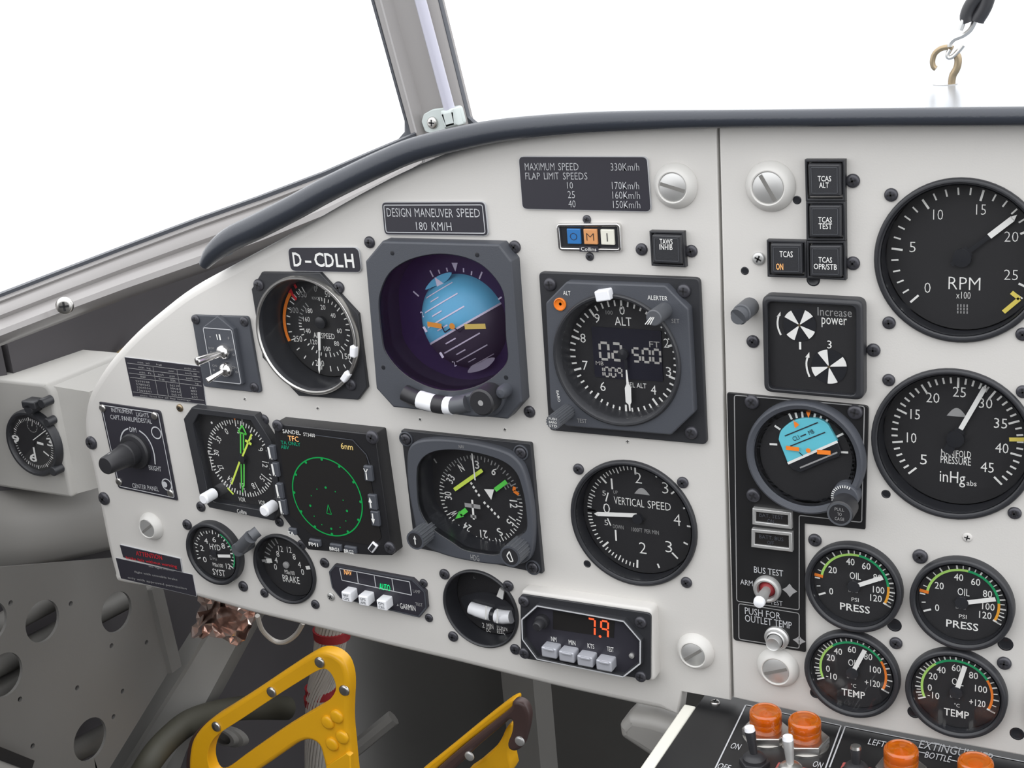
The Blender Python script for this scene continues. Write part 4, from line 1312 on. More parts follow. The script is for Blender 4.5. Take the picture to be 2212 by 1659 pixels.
b.line(T.L(z(1580, 455), D + .002), T.L(z(1615, 455), D + .002), .0022, D + .002, 'dim'); b.line(T.L(z(1620, 455), D + .002), T.L(z(1668, 455), D + .002), .0036, D + .002, 'white')
T.part('pointer', b)
b = MB(); b.line(T.L(z(1970, 520), D + .002), T.L(z(2035, 512), D + .002), .0030, D + .002, 'white'); T.part('pointer', b)
b = MB(); b.lathe([(.0028, D), (.0028, D + .0015), (.0018, D + .0022), (0, D + .0022)], T.L(z(1800, 490), D), 'dim', 20); T.part('center_screw', b)
glass(T, T.R, T.front - .0018)
for p in [(2140, 475), (1605, 740), (2055, 840)]: screw(T, z(*p), .0039)

# ---- post lights
def post_light(label, base, tip, r=.0056):
    T = Thing('post_light', label, 'lamp', px=base)
    b = MB(); h1_ = .016
    cyl(b, (0, 0), r, 0, h1_, 'knobg', 24)
    T.part('lamp_post', b)
    x, y = T.L(tip, h1_)
    b = MB(); b.tube([(x * .12, y * .12, h1_ - .003), (x * .75, y * .75, h1_ + .001)], r * .95, 'knobg', 20)
    b.tube([(x * .75, y * .75, h1_ + .001), (x * .9, y * .9, h1_ - .004)], r * .8, 'knobg', 20)
    T.part('lamp_hood', b)
post_light('small grey post light between the HYD gauge and the square traffic display', z(1470, 292), z(1535, 195))
post_light('small grey post light left of the Increase power gauge', (1620, 662), (1594, 686))

# ================================================================ turn indicator
z = zoom(680, 1180, 4.809); s = 4.809
T = gauge('turn_indicator', 'deep round 2 MIN TURN gauge with white slip tube, left of the red digit display', (-.0366, -.1692), .0312, front=.002, dial=-.016, lip=.0022, rim=.0012, steps=False)
D = T.dial; b = MB(); b.disc(0, 0, T.R, D, 'dial', 48); h = D + .0003
for t, p, w, hh in [('2', (1750, 820), 22, 50), ('MIN', (1820, 830), 68, 52), ('TURN', (1940, 845), 115, 56), ('DC', (1805, 872), 45, 38), ('ELEC', (1935, 888), 82, 44)]:
    T.txt(b, t, z(*p), w / s, hh / s, h, 'white')
T.txt(b, 'L', z(1660, 325), 20 / s, 18 / s, h, 'dim')
T.part('dial_face', b)
D2 = D + .004
b = MB(); b.poly(smooth(T.Ls([z(*p) for p in [(1500, 560), (1640, 500), (1780, 490), (1920, 545), (2050, 660), (2070, 860), (1900, 840), (1750, 790), (1620, 740)]], D2), True, 4), D2 - .002, 'wall'); T.part('dial_mask', b)
b = MB()
P_ = lambda a_, c_: P3_loc(T, z(a_, c_), D2)
def P3_loc(T, p, h):
    x, y = T.L(p, h); return (x, y, h)
b.tube([P_(1615, 637), P_(1700, 668), P_(1775, 690), P_(1835, 705)], [.0046, .0050, .0052, .0050], 'wplas', 14)
b.tube([P_(1885, 722), P_(1960, 735), P_(2045, 735)], [.0052, .0052, .0048], 'wplas', 14)
T.part('slip_tube', b)
b = MB(); b.tube([P_(1832, 706), P_(1888, 720)], .0046, 'wall', 14); T.part('slip_ball', b)
b = MB()
for a0, a1 in (((1780, 622), (1776, 760)), ((1900, 650), (1893, 800))):
    q0 = T.L(z(*a0), D2 + .006); q1 = T.L(z(*a1), D2 + .006); b.line(q0, q1, .0012, D2 + .006, 'white')
T.part('tube_wires', b)
b = MB(); b.plate(T.Ls([z(*p) for p in [(1920, 435), (1965, 470), (1950, 555), (1888, 520)]], D + .003), D + .001, D + .003, 'white'); T.part('turn_needle', b)
glass(T, T.R, T.front - .001)
for p in [(1350, 288), (2012, 410), (1440, 935), (2085, 1068)]: screw(T, z(*p), .0042)

# ================================================================ airspeed indicator
z = zoom(520, 520, 4.367); s = 4.367
T = Thing('airspeed_indicator', 'round AIRSPEED gauge with chrome ring and orange arc on an octagonal plate', 'gauge', uv=pp(660, 726.5, .007))
b = MB(); fl_ = T.Ls([z(*p) for p in [(197, 297), (745, 302), (1105, 692), (1192, 1385), (1105, 1502), (545, 1464), (205, 1105), (100, 458)]], .003)
R = .0440
b.plate(fl_, 0, .003, 'bez', holes=[circ(0, 0, R - .002, 48)], bev=.0006)
T.part('mounting_plate', b)
b = MB(); b.lathe([(R, .003), (R, .0072), (R - .0006, .0080), (R - .0018, .0080), (R - .0026, .0068)], (0, 0), 'steel', 72)
T.part('chrome_ring', b)
D = -.016; b = MB()
b.lathe([(R - .0024, .0070), (R - .0040, .0040), (R - .0042, .001), (R - .0058, -.002), (R - .006, D), (R - .0066, D)], (0, 0), 'wall', 72)
T.part('inner_wall', b)
b = MB(); b.disc(0, 0, R - .006, D, 'dial', 64); h = D + .0003
as_tab = [(0, -3), (50, 30), (100, 74), (150, 118), (200, 178), (250, 250), (300, 304), (350, 333)]
for i in range(0, 36):
    a = interp(as_tab, i * 10)
    big = i % 5 == 0
    b.tick((0, 0), a, .0335 - (.0042 if big else .0032), .0335, .0008, h, 'white' if i > 4 else 'dim')
in_tab = [(10, -3), (20, 10), (40, 46), (60, 92), (80, 136), (100, 173), (120, 218), (140, 263), (160, 288), (180, 322)]
for i in range(2, 37):
    a = interp(in_tab, i * 5); big = (i * 5) % 20 == 0
    b.tick((0, 0), a, .0226 - (.0038 if big else .0026), .0226, .0008, h, 'white' if i < 31 else 'dim')
for t, p in [('0', (703, 455)), ('50', (818, 505)), ('150', (998, 1092)), ('200', (745, 1155)), ('250', (538, 925)), ('300', (502, 655)), ('350', (580, 507))]:
    T.txt(b, t, z(*p), (24 if len(t) == 1 else 48 if len(t) == 2 else 82) / s, 56 / s, h, 'white' if t not in ('350', '0', '300') else 'dim')
for t, p in [('20', (775, 628)), ('40', (870, 705)), ('60', (930, 850)), ('80', (905, 970)), ('100', (815, 1020)), ('120', (690, 955)), ('140', (627, 850)), ('160', (620, 740)), ('180', (645, 660))]:
    T.txt(b, t, z(*p), (46 if len(t) == 2 else 62) / s, 46 / s, h, 'white')
T.txt(b, 'AIRSPEED', z(785, 897), 200 / s, 52 / s, h, 'white'); T.txt(b, 'KNOTS', z(718, 543), 92 / s, 28 / s, h, 'dim')
arcpts = smooth([T.L(z(*p), h) for p in [(462, 945), (435, 880), (418, 800), (412, 720), (420, 640), (440, 560), (472, 490)]], n=4)
b.path(arcpts, .0026, h + .0003, 'orange')
b.poly([T.L(z(*p), h) for p in [(450, 490), (478, 445), (500, 500)]], h + .0004, 'red')
b.line(T.L(z(482, 495), h), T.L(z(528, 555), h), .0022, h + .0005, 'red'); b.line(T.L(z(508, 408), h), T.L(z(530, 445), h), .0022, h + .0005, 'red')
T.part('dial_face', b)
b = MB(); P_ = lambda a_, c_: T.L(z(a_, c_), D + .003)
b.poly([P_(726, 862), P_(752, 862), P_(753, 1030), P_(745, 1045), (P_(732, 1040))], D + .003, 'white'); b.line(P_(740, 1035), P_(740, 1110), .0010, D + .003, 'white')
b.poly([P_(730, 1110), P_(750, 1110), P_(752, 1215), P_(741, 1256), P_(730, 1215)], D + .003, 'white')
b.lathe([(.0045, D), (.0045, D + .0034), (.003, D + .004), (0, D + .004)], T.L(z(770, 765), D), 'wall', 24)
T.part('pointer', b)
glass(T, R - .0032, .0045)
for p0, p1 in (((1035, 1010), (1092, 1080)), ((965, 1240), (1015, 1325))):
    c = T.L(z((p0[0] + p1[0]) / 2, (p0[1] + p1[1]) / 2), .008); b = MB()
    a = math.degrees(math.atan2(c[0], c[1]))
    b.box((c[0], c[1], .0060), (.0085, .0048, .0040), 'wplas', bev=.0012, ang=a)
    T.part('speed_bug', b, label='white marker clipped on the ring')
for p in [(172, 415), (930, 440), (1042, 1355)]: screw(T, z(*p), .0044, h=.003 if p != (930, 440) else 0)

# ================================================================ altimeter
z = zoom(1150, 570, 4.1475); s = 4.1475
T = Thing('altimeter', 'square digital ALT altimeter with white pointer and orange lamp, right part of the left panel', 'gauge', uv=(.0862, .0286))
b = MB(); b.plate(fillet(T.Ls([z(55, 72), z(1497, 128), z(1562, 1622), z(148, 1492)], .003), .0035), 0, .003, 'bez', holes=[circ(0, 0, .0405, 40)], bev=.0008)
T.part('mounting_plate', b)
F = .0095
b = MB(); oc = T.Ls([z(*p) for p in [(300, 163), (1190, 195), (1397, 405), (1446, 1338), (1240, 1535), (300, 1455), (160, 1290), (118, 350)]], F)
cc = T.L(z(748, 868), F)
b.plate(fillet(oc, .003), .003, F, 'bezg', holes=[circ(cc[0], cc[1], .0418, 56)], bev=.0010)
T.part('octagon_bezel', b)
R = .0436; b = MB()
b.lathe([(R, F), (R - .0004, F + .0012), (R - .0012, F + .0018), (R - .0024, F + .0016), (R - .0034, F + .0002), (R - .0040, F - .004), (R - .0052, -.002), (R - .0052, -.0042), (R - .006, -.0042)], cc, 'bez', 64)
T.part('inner_ring', b)
D = -.004; b = MB(); b.disc(cc[0] * .5, cc[1] * .5, R - .0036, D, 'dial', 64); h = D + .0003
for i in range(50):
    a = .8 + i * 7.2
    r1 = .0377; big = i % 5 == 0
    b.tick((0, 0), a, r1 - (.0058 if big else .0038), r1, .0014 if big else .0011, h, 'white')
for t, p in [('0', (803, 415)), ('9', (580, 487)), ('8', (453, 665)), ('7', (473, 910)), ('6', (632, 1098)), ('4', (1085, 1130)), ('3', (1220, 965)), ('2', (1200, 710))]:
    T.txt(b, t, z(*p), 48 / s, 82 / s, h, 'white', bold=-.005)
T.txt(b, 'ALT', z(812, 515), 150 / s, 76 / s, h, 'white'); T.txt(b, '100', z(688, 436), 62 / s, 36 / s, h, 'dim')
T.txt(b, 'SEL ALT', z(935, 1088), 172 / s, 44 / s, h, 'white')
T.part('dial_face', b)
b = MB(); b.plate(fillet(T.Ls([z(528, 562), z(1152, 600), z(1170, 1055), z(560, 1012)], D + .0006), .001), D, D + .0006, 'lcd'); h = D + .0009
for t, p, w, hh, lw in [('02', (700, 785), 190, 148, .0017), ('500', (1022, 822), 245, 118, .0015), ('1009', (697, 970), 208, 82, .0010)]:
    W_, H_ = T.wh(z(*p), w / s, hh / s, h); b.segs(t, T.L(z(*p), h), W_, H_, lw, h, 'lcdt')
T.txt(b, 'FT', z(1093, 722), 92 / s, 52 / s, h, 'lcdt'); T.txt(b, 'MB', z(603, 890), 70 / s, 34 / s, h, 'lcdt')
T.part('lcd_panel', b)
b = MB(); P_ = lambda a_, c_: T.L(z(a_, c_), D + .003)
b.poly([P_(836, 950), P_(848, 948), P_(864, 1075), P_(842, 1078)], D + .003, 'white')
b.poly([P_(842, 1076), P_(864, 1074), P_(884, 1110), P_(888, 1240), P_(878, 1260), P_(880, 1318), P_(868, 1318), P_(862, 1262), P_(836, 1238), P_(828, 1112)], D + .003, 'white')
b.line(P_(840, 950), P_(828, 800), .0020, D + .003, 'wall'); b.lathe([(.0035, D), (.0035, D + .0034), (0, D + .004)], T.L(z(826, 800), D), 'wall', 20)
T.part('pointer', b)
glass(T, .0396, F - .003, c=cc)
h = F + .0003; b = MB()
for t, p, w, hh, c in [('ALT', (308, 262), 66, 38, 'white'), ('ALERTER', (1120, 305), 178, 40, 'white'), ('SET', (1282, 512), 70, 38, 'dim'), ('TEST', (443, 1407), 85, 36, 'dim')]:
    T.txt(b, t, z(*p), w / s, hh / s, h, c)
T.txt(b, 'BARO', z(232, 1185), 95 / s, 24 / s, h, 'white', ang=84)
T.part('bezel_lettering', b)
b = MB(); c = T.L(z(250, 360), F); b.lathe([(.0042, F), (.0042, F + .0010), (.0036, F + .0012), (.0034, F + .0004), (.001, F), (0, F)], c, 'lampo', 28); T.part('alert_lamp', b, label='orange alert lamp')
b = MB(); c = T.L(z(635, 282), F + .004); b.box((c[0], c[1], F - .001), (.0098, .0068, .0070), 'wplas', bev=.0009, ang=-10); T.part('altitude_bug', b, label='white marker block on the rim')
b = MB(); c0 = T.L(z(1185, 415), F); cyl(b, c0, .0050, F, F + .018, 'knobg'); c = T.L(z(1062, 510), F + .018)
for k in (-1, 0, 1): b.line((c[0] - .0022 + k * .0016, c[1] - .0024), (c[0] + .0012 + k * .0010, c[1] + .0024), .0006, F + .0182, 'white')
T.part('set_knob', b)
b = MB(); c0 = T.L(z(318, 1318), F); cyl(b, c0, .0050, F, F + .022, 'knobg', ribs=18); c = (c0[0], c0[1])
for k, t in enumerate(('PUSH', 'BARO', 'STD')): b.text(t, (c[0], c[1] + .0024 - k * .0024), .0056, .0016, F + .0222, 'white')
T.part('baro_knob', b)
for p in [(160, 182), (1360, 240), (1425, 1508)]: screw(T, z(*p), .0044, h=.003)

# ================================================================ attitude indicator
z = zoom(770, 420, 3.3175); s = 3.3175
F = .011; MK = -.014
T = Thing('attitude_indicator', 'large slate octagonal attitude indicator with blue and grey ball, center of the left panel', 'gauge', px=(957, 700))
win = smooth(T.Ls([z(*p) for p in ADI_WIN], F), True, 4)
b = MB(); oc = T.Ls([z(*p) for p in [(182, 335), (1020, 358), (1112, 480), (1186, 1490), (1080, 1612), (262, 1527), (140, 1392), (62, 480)]], F)
b.plate(fillet(oc, .0015), 0, F, 'bezg', holes=[win], bev=.0014, wallm='wall')
T.part('octagon_bezel', b)
for p in [(257, 420), (865, 433), (193, 1240), (1072, 1312)]:
    b = MB(); x, y = T.L(z(*p), F); b.lathe([(.0016, F + .0001), (.0010, F + .0002), (0, F + .00015)], (x, y), 'wall', 14); T.part('set_screw', b)
cw = ccw(win); bc = T.L(z(770, 910), MK)
b = MB()
N = len(cw); b.loft([[(p[0], p[1], F - .001) for p in cw], [(p[0], p[1], MK) for p in cw]], 'wall', cap=False)
b.f = [f[::-1] for f in b.f]
T.part('recess_wall', b)
b = MB(); b.plate(inset(cw, -.001), MK - .001, MK, 'mask', holes=[circ(bc[0], bc[1], .0334, 56)])
h = MK + .0003
def wl(a0, a1, w, m_='white'): b.line(T.L(z(*a0), h), T.L(z(*a1), h), w, h, m_)
for a0, a1 in [((527, 545), (550, 590)), ((587, 540), (597, 568)), ((645, 525), (652, 553)), ((767, 528), (768, 558)), ((826, 550), (823, 578)), ((900, 555), (880, 605)), ((1040, 735), (1010, 757)), ((407, 695), (447, 730))]: wl(a0, a1, .0011)
b.poly(T.Ls([z(*p) for p in [(681, 490), (725, 490), (709, 553)]], h), h, 'white')
T.part('roll_mask', b)
h = MK + .0062
b = MB()
b.poly(smooth(T.Ls([z(*p) for p in [(492, 682), (540, 615), (610, 572), (682, 560), (655, 610), (610, 640), (550, 662)]], h), True, 3), h, 'sky')
b.poly(T.Ls([z(*p) for p in [(560, 592), (628, 640), (580, 672)]], h + .0002), h + .0002, 'white')
b.poly(smooth(T.Ls([z(*p) for p in [(797, 1277), (830, 1225), (900, 1185), (992, 1170), (950, 1230), (880, 1265)]], h), True, 3), h, 'dim')
T.part('roll_pointer', b)
# ball
RB = .0372; zc = MK - math.sqrt(RB ** 2 - .0334 ** 2)
hA = Vector(T.L(z(525, 1095), MK)); hB = Vector(T.L(z(1035, 800), MK)); hd = (hB - hA).normalized()
upv = Vector((-hd.y, hd.x)); rt = hd
off = (Vector(bc) - hA).dot(upv)      # how far the horizon lies below the ball centre
pit = math.asin(off / RB) * .55
b = MB()
def bp(lat, lon, r=RB):
    la_ = lat - pit
    x = r * math.cos(la_) * math.sin(lon); y = r * math.sin(la_); w = r * math.cos(la_) * math.cos(lon)
    q = Vector(bc) + rt * x + upv * y
    return (q.x, q.y, zc + w)
def band(l0, l1, o0, o1, m_, r=RB, n=12, k=1):
    vs = []; fs = []
    for j in range(k + 1):
        for i in range(n + 1): vs.append(bp(l0 + (l1 - l0) * j / k, o0 + (o1 - o0) * i / n, r))
    for j in range(k):
        for i in range(n): fs.append((j * (n + 1) + i, j * (n + 1) + i + 1, (j + 1) * (n + 1) + i + 1, (j + 1) * (n + 1) + i))
    b.add(vs, fs, m_)
band(0, math.radians(75), -1.5, 1.5, 'sky', n=32, k=18); band(math.radians(-75), 0, -1.5, 1.5, 'gnd', n=32, k=18)
r2 = RB + .00025; dg = math.radians
band(dg(-1.0), dg(1.0), -1.25, 1.25, 'white', r2, 30)
for k in (1, 2, 3):
    for sg in (1, -1):
        band(dg(sg * 16 * k - .75), dg(sg * 16 * k + .75), dg(-29), dg(28), 'white', r2, 16)
        band(dg(sg * (16 * k - 8) - .7), dg(sg * (16 * k - 8) + .7), dg(-14), dg(2), 'white', r2, 6)
        if k < 3:
            q_ = bp(dg(sg * 16 * k), dg(-36), RB + .0006)
            b.text(str(k), (q_[0], q_[1]), .0020, .0042, q_[2] + .0004, 'white', ang=-math.degrees(math.atan2(hd.y, hd.x)))
T.part('attitude_ball', b)
b = MB(); h = .0088
for a0, a1, w, m_ in [((508, 928), (610, 945), .0034, 'amber'), ((775, 948), (925, 945), .0036, 'yellow')]: b.line(T.L(z(*a0), h), T.L(z(*a1), h), w, h, m_)
b.disc(*T.L(z(685, 945), h), .0022, h, 'amber', 16)
b.path(T.Ls([z(*p) for p in [(612, 948), (632, 990), (672, 962)]], h), .0009, h - .0002, 'wall'); b.path(T.Ls([z(*p) for p in [(700, 958), (740, 988), (778, 952)]], h), .0009, h - .0002, 'wall')
T.part('aircraft_symbol', b)
glass(T, h=F - .0008, loop=inset(cw, .0002), mname='coated')
b = MB(); lipp = smooth(T.Ls([z(*p) for p in [(332, 1400), (450, 1440), (600, 1465), (760, 1440), (900, 1395), (1000, 1400), (1060, 1460), (1000, 1580), (860, 1600), (700, 1580), (560, 1572), (400, 1530), (325, 1470)]], F + .004), True, 3)
b.plate(lipp, F - .001, F + .004, 'bezg', bev=.002); T.part('slip_housing', b)
b = MB(); P_ = lambda a_, c_: P3_loc(T, z(a_, c_), F + .0035)
b.tube(smooth([P_(452, 1468), P_(530, 1490), P_(610, 1508), P_(690, 1515)], n=3), .0062, 'wplas', 14); T.part('slip_tube', b, label='white slip tube')
b = MB(); b.tube([P_(562, 1498), P_(600, 1506), P_(640, 1510)], .0064, 'knob', 14); T.part('slip_ball', b)
b = MB(); b.tube([P_(345, 1420), P_(400, 1448), P_(452, 1468)], .0058, 'knob', 14); T.part('tube_clip', b); b = MB(); b.tube([P_(690, 1515), P_(760, 1505), P_(800, 1495)], .0058, 'knobg', 14); T.part('tube_clip', b)
b = MB(); c = T.L(z(890, 1495), F + .016); cyl(b, c, .0092, F, F + .016, 'knob', 36, .0012); b.disc(c[0], c[1], .0020, F + .0161, 'dim', 12); T.part('cage_knob', b)
b = MB(); c = T.L(z(1035, 1425), F + .008); b.lathe([(.0045, F), (.0045, F + .006), (.003, F + .009), (0, F + .0095)], c, 'bezg', 24); T.part('trim_knob', b)
for p in [(96, 342), (1136, 375), (1242, 1556)]: screw(T, z(*p), .0042)

# ================================================================ twin toggle plate
z = zoom(160, 640, 5.53); s = 5.53
T = Thing('toggle_plate', 'dark plate with two chrome toggle switches and engraved white frame, left of the airspeed indicator', 'switch plate', px=z(1800, 700))
b = MB(); b.plate(fillet(T.Ls([z(*p) for p in [(1398, 225), (2075, 245), (2232, 1158), (1545, 1080)]], .0025), .003), 0, .0025, 'bezg', bev=.0006)
T.part('mounting_plate', b)
F = .0065; b = MB()
bl = T.Ls([z(*p) for p in [(1710, 232), (1910, 385), (1990, 560), (2000, 1040), (1960, 1090), (1600, 1020), (1520, 420)]], F)
b.plate(fillet(T.Ls([z(*p) for p in [(1530, 372), (1710, 235), (1900, 395), (2010, 1060), (1645, 1020)]], F), .0012), .0025, F, 'bezg', bev=.0008)
h = F + .0003
b.path(fillet(T.Ls([z(*p) for p in [(1540, 375), (1880, 402), (1995, 1048), (1650, 1010)]], h), .0018), .0007, h, 'edge', closed=True)
b.line(T.L(z(1700, 455), h), T.L(z(1715, 520), h), .0008, h, 'white'); b.line(T.L(z(1735, 455), h), T.L(z(1748, 525), h), .0014, h, 'white')
for t, p, w, hh in [('-', (1625, 485), 18, 8), ('+', (1845, 500), 22, 40), ('SLOW', (1640, 620), 70, 28), ('FAST', (1875, 640), 66, 28), ('o', (1640, 665), 24, 22), ('o', (1905, 700), 24, 26), ('ON', (1680, 830), 55, 28), ('ON', (1915, 850), 50, 28), ('o', (1670, 880), 26, 26), ('o', (1940, 905), 26, 26)]:
    T.txt(b, t, z(*p), w / s, hh / s, h, 'dim')
T.part('engraved_block', b)
for base, tip, r, l_, nm in [((1770, 670), (1465, 780), .0058, .024, 'toggle'), ((1805, 880), (1590, 1010), .0056, .0165, 'toggle')]:
    c = T.L(z(*base), F + .003); b = MB()
    b.lathe([(r, F), (r, F + .0015), (r * .95, F + .003), (r * .8, F + .0048), (r * .5, F + .006), (.002, F + .0065), (0, F + .0065)], c, 'chrome', 28)
    o = T.part('toggle_bushing', b)
    tp = T.L(z(*tip), F + l_); b = MB(); A = Vector((c[0], c[1], F + .005)); B = Vector((tp[0], tp[1], F + l_))
    b.tube([A, A.lerp(B, .5), A.lerp(B, .9), B, A.lerp(B, 1.04)], [.0016, .0019, .0022, .0022, .0010] if l_ < .02 else [.0026, .0030, .0033, .0032, .0014], 'chrome', 16)
    T.part('toggle_bat', b)
for p in [(1455, 275), (2035, 300), (2155, 1085)]: screw(T, z(*p), .0038, h=.0025)

# ================================================================ dimmer plate
z = zoom(180, 840, 5.267); s = 5.267
T = Thing('dimmer_plate', 'black INSTRUMENT LIGHTS dimmer plate with a long black knob, left edge of the panel', 'dimmer', px=z(590, 690))
b = MB(); q = T.Ls([z(178, 150), z(872, 252), z(1068, 1272), z(395, 1128)], .0014)
b.plate(fillet(q, [.0005, .003, .0005, .003]), 0, .0014, 'plate', bev=.0003); h = .0017
b.path(fillet(inset(ccw(q), .0022), .002), .0007, h, 'edge', closed=True)
for t, p, w, hh in [('INSTRUMENT', (440, 252), 245, 48), ('LIGHTS', (672, 296), 140, 48), ('CAPT. PANEL/PEDESTAL', (540, 345), 470, 52), ('DIM', (563, 465), 75, 55), ('BRIGHT', (815, 905), 140, 55), ('CENTER PANEL', (705, 1120), 300, 52)]:
    T.txt(b, t, z(*p), w / s, hh / s, h, 'edge')
b.path(smooth(T.Ls([z(*p) for p in [(425, 620), (430, 540), (460, 480), (510, 450)]], h), n=4), .0012, h, 'edge')
b.path(smooth(T.Ls([z(*p) for p in [(635, 475), (710, 535), (770, 630), (805, 740), (818, 860)]], h), n=4), .0012, h, 'edge')
for p in [(830, 500), (950, 1090)]:
    c = T.L(z(*p), h); b.arc(c, .0044, .0054, 0, 360, h, 'edge', 24)
    if p[0] == 950: b.disc(c[0] - .002, c[1], .0026, h + .0002, 'edge', 16)
T.part('engraved_plate', b)
c = T.L(z(600, 700), .002); b = MB()
b.lathe([(.0150, .0014), (.0150, .0045), (.0138, .0060), (.0110, .0066), (.0100, .0066), (.0098, .0125), (.0104, .0128), (.0104, .0145), (.0094, .0152), (.0074, .0360), (.0066, .0370), (0, .0372)], c, 'knob', 36)
b.box((c[0], c[1] + .0070, .016), (.0010, .0022, .016), 'dim')
T.part('dimmer_knob', b)
for p in [(222, 218), (812, 305), (408, 1055), (995, 1185)]:
    screw(T, z(*p), .0033, 'steel', .0014, name='rivet', cross=False)
for p in [(97, 612), (242, 1245)]: screw(T, z(*p), .0058)

# ================================================================ radio magnetic indicator
T = Thing('radio_magnetic_indicator', 'octagonal compass indicator with green and yellow needles, left of the traffic display', 'gauge', uv=(-.2388, -.0739))
F = .0078
o_ = T.Ls([z(*p) for p in [(1138, 345), (1230, 212), (1945, 300), (2135, 600), (2260, 1290), (2165, 1502), (1432, 1352), (1318, 1195)]], F)
i_ = T.Ls([z(*p) for p in [(1250, 400), (1310, 290), (1900, 362), (2060, 620), (2190, 1270), (2120, 1400), (1480, 1285), (1410, 1170)]], F)
b = MB(); b.plate(o_, 0, F, 'bez', holes=[i_], bev=.0007, wallm='wall'); T.part('octagon_bezel', b)
D = .0008; b = MB(); b.poly(inset(ccw(i_), -.002), D, 'dial'); h = D + .0003
for i in range(72):
    b.tick((0, 0), i * 5 + 1, .0318 - (.0052 if i % 6 == 0 else .0040 if i % 2 == 0 else .0028), .0318, .0009, h, 'white')
a0 = ang_of(T, z(1625, 470), D)
for k, t in enumerate(['0', '33', '30', '27', '24', '21', '18', '15', '12', '9', '6', '3']):
    a = a0 - 30 * k; ar = math.radians(a); r = .0235
    b.text(t, (r * math.sin(ar), r * math.cos(ar)), .0026 if len(t) == 1 else .0048, .0050, h, 'white', ang=a)
for t, p, w in [('VOR', (1805, 1258), 75), ('VOR', (2032, 1295), 75)]: T.txt(b, t, z(*p), w / s, 50 / s, h, 'white')
b.line(T.L(z(1440, 770), h), T.L(z(1468, 930), h), .0007, h, 'white'); b.line(T.L(z(1640, 1125), h), T.L(z(1708, 1200), h), .0016, h, 'nyel')
for p in [(1460, 385), (1425, 715), (1605, 1085)]: b.disc(*T.L(z(*p), h), .0010, h, 'white', 10)
T.part('compass_card', b)
b = MB(); b.poly(T.Ls([z(1700, 322), z(1742, 322), z(1722, 358)], D + .004), D + .004, 'orange'); b.line(T.L(z(1805, 345), D + .004), T.L(z(1805, 400), D + .004), .0005, D + .004, 'white'); T.part('heading_index', b)
zN = D + .0020; b = MB(); Q = lambda *p: [T.L(z(*q_), zN) for q_ in p]
b.path(Q((1805, 415), (1762, 490), (1855, 520)), .0013, zN, 'neon', closed=True)
for a_, c_ in (((1788, 500), (1790, 735)), ((1822, 505), (1823, 700)), ((1795, 855), (1800, 1100)), ((1828, 855), (1828, 1105))): b.path(Q(a_, c_), .0012, zN, 'neon')
b.path(Q((1800, 1100), (1812, 1130), (1828, 1105)), .0010, zN, 'neon'); b.path(Q((1812, 1130), (1812, 1178)), .0010, zN, 'neon'); b.path(Q((1800, 745), (1815, 855)), .0052, zN - .0003, 'wall')
T.part('double_needle', b, label='green outlined needle')
zN = D + .0034; b = MB()
b.path(Q((1915, 515), (1805, 780)), .0016, zN, 'nyel'); b.path(Q((1778, 830), (1685, 1085)), .0016, zN, 'nyel'); b.path(Q((1842, 585), (1912, 632)), .0022, zN, 'nyel'); b.path(Q((1805, 780), (1778, 830)), .0020, zN, 'wall')
b.lathe([(.0030, D), (.0030, zN + .0006), (0, zN + .0008)], T.L(z(1800, 800), zN), 'wall', 18)
T.part('single_needle', b, label='yellow needle with cross bar')
glass(T, h=F - .001, loop=inset(ccw(i_), .0003))
b = MB(); T.txt(b, 'Collins', z(1802, 1398), 108 / s, 46 / s, F + .0004, 'white'); T.part('maker_lettering', b)
for base in ((1480, 1190), (2165, 1325)):
    b = MB(); x, y = T.L(z(*base), F); cyl(b, (x, y), .0045, F, F + .0125, 'wplas', 24, .0012); T.part('selector_knob', b, label='white knob')
for p in [(2060, 352), (1342, 1338)]: screw(T, z(*p), .0044)

# ================================================================ traffic display
z = zoom(560, 880, 4.878); s = 4.878
T = Thing('traffic_display', 'thick square black traffic display showing a green range circle', 'display', px=z(740, 870))
F = .0145
fo_ = T.Ls([z(*p) for p in [(148, 168), (1218, 285), (1402, 1562), (1190, 1560), (510, 1500), (245, 1145)]], F)
b = MB(); b.plate(fillet(fo_, .0012), 0, F, 'bezk', bev=.0008); T.part('housing', b)
sc_ = T.Ls([z(*p) for p in [(215, 238), (590, 292), (985, 345), (1128, 500), (1290, 1370), (1215, 1450), (1050, 1430), (560, 1345), (330, 1140), (225, 460)]], F)
b = MB(); b.poly(sc_, F + .0004, 'screen'); h = F + .0007
b.path([T.L(z(*p), h) for p in [(590, 292), (985, 345), (1128, 500), (1160, 600)]], .0007, h, 'bezg')
cc = T.L(z(710, 886), h)
P_ = [T.L(z(*p), h) for p in [(632, 447), (425, 515), (332, 720), (390, 965), (500, 1140), (640, 1250), (765, 1305), (890, 1305), (1005, 1230), (1085, 1000), (1045, 850), (880, 590)]]
cx_ = sum(p[0] for p in P_) / 12; cy_ = sum(p[1] for p in P_) / 12
rr = sum(math.hypot(p[0] - cx_, p[1] - cy_) for p in P_) / 12
b.arc((cx_, cy_), rr - .0005, rr + .0005, 0, 360, h, 'sgreen', 72)
for i in range(12): b.disc(cx_ + (rr - .0012) * math.sin(i * PI / 6), cy_ + (rr - .0012) * math.cos(i * PI / 6), .0011, h + .0001, 'sgreen', 8)
for i in range(12):
    a = i * PI / 6; px_, py_ = cx_, cy_ - .009
    b.disc(px_ + .0165 * math.sin(a), py_ + .0165 * math.cos(a), .0010 if i % 3 == 0 else .0005, h, 'sgreen', 8)
q = T.Ls([z(725, 1025), z(762, 1128), z(712, 1118)], h); b.path(q, .0005, h, 'sgreen', closed=True)
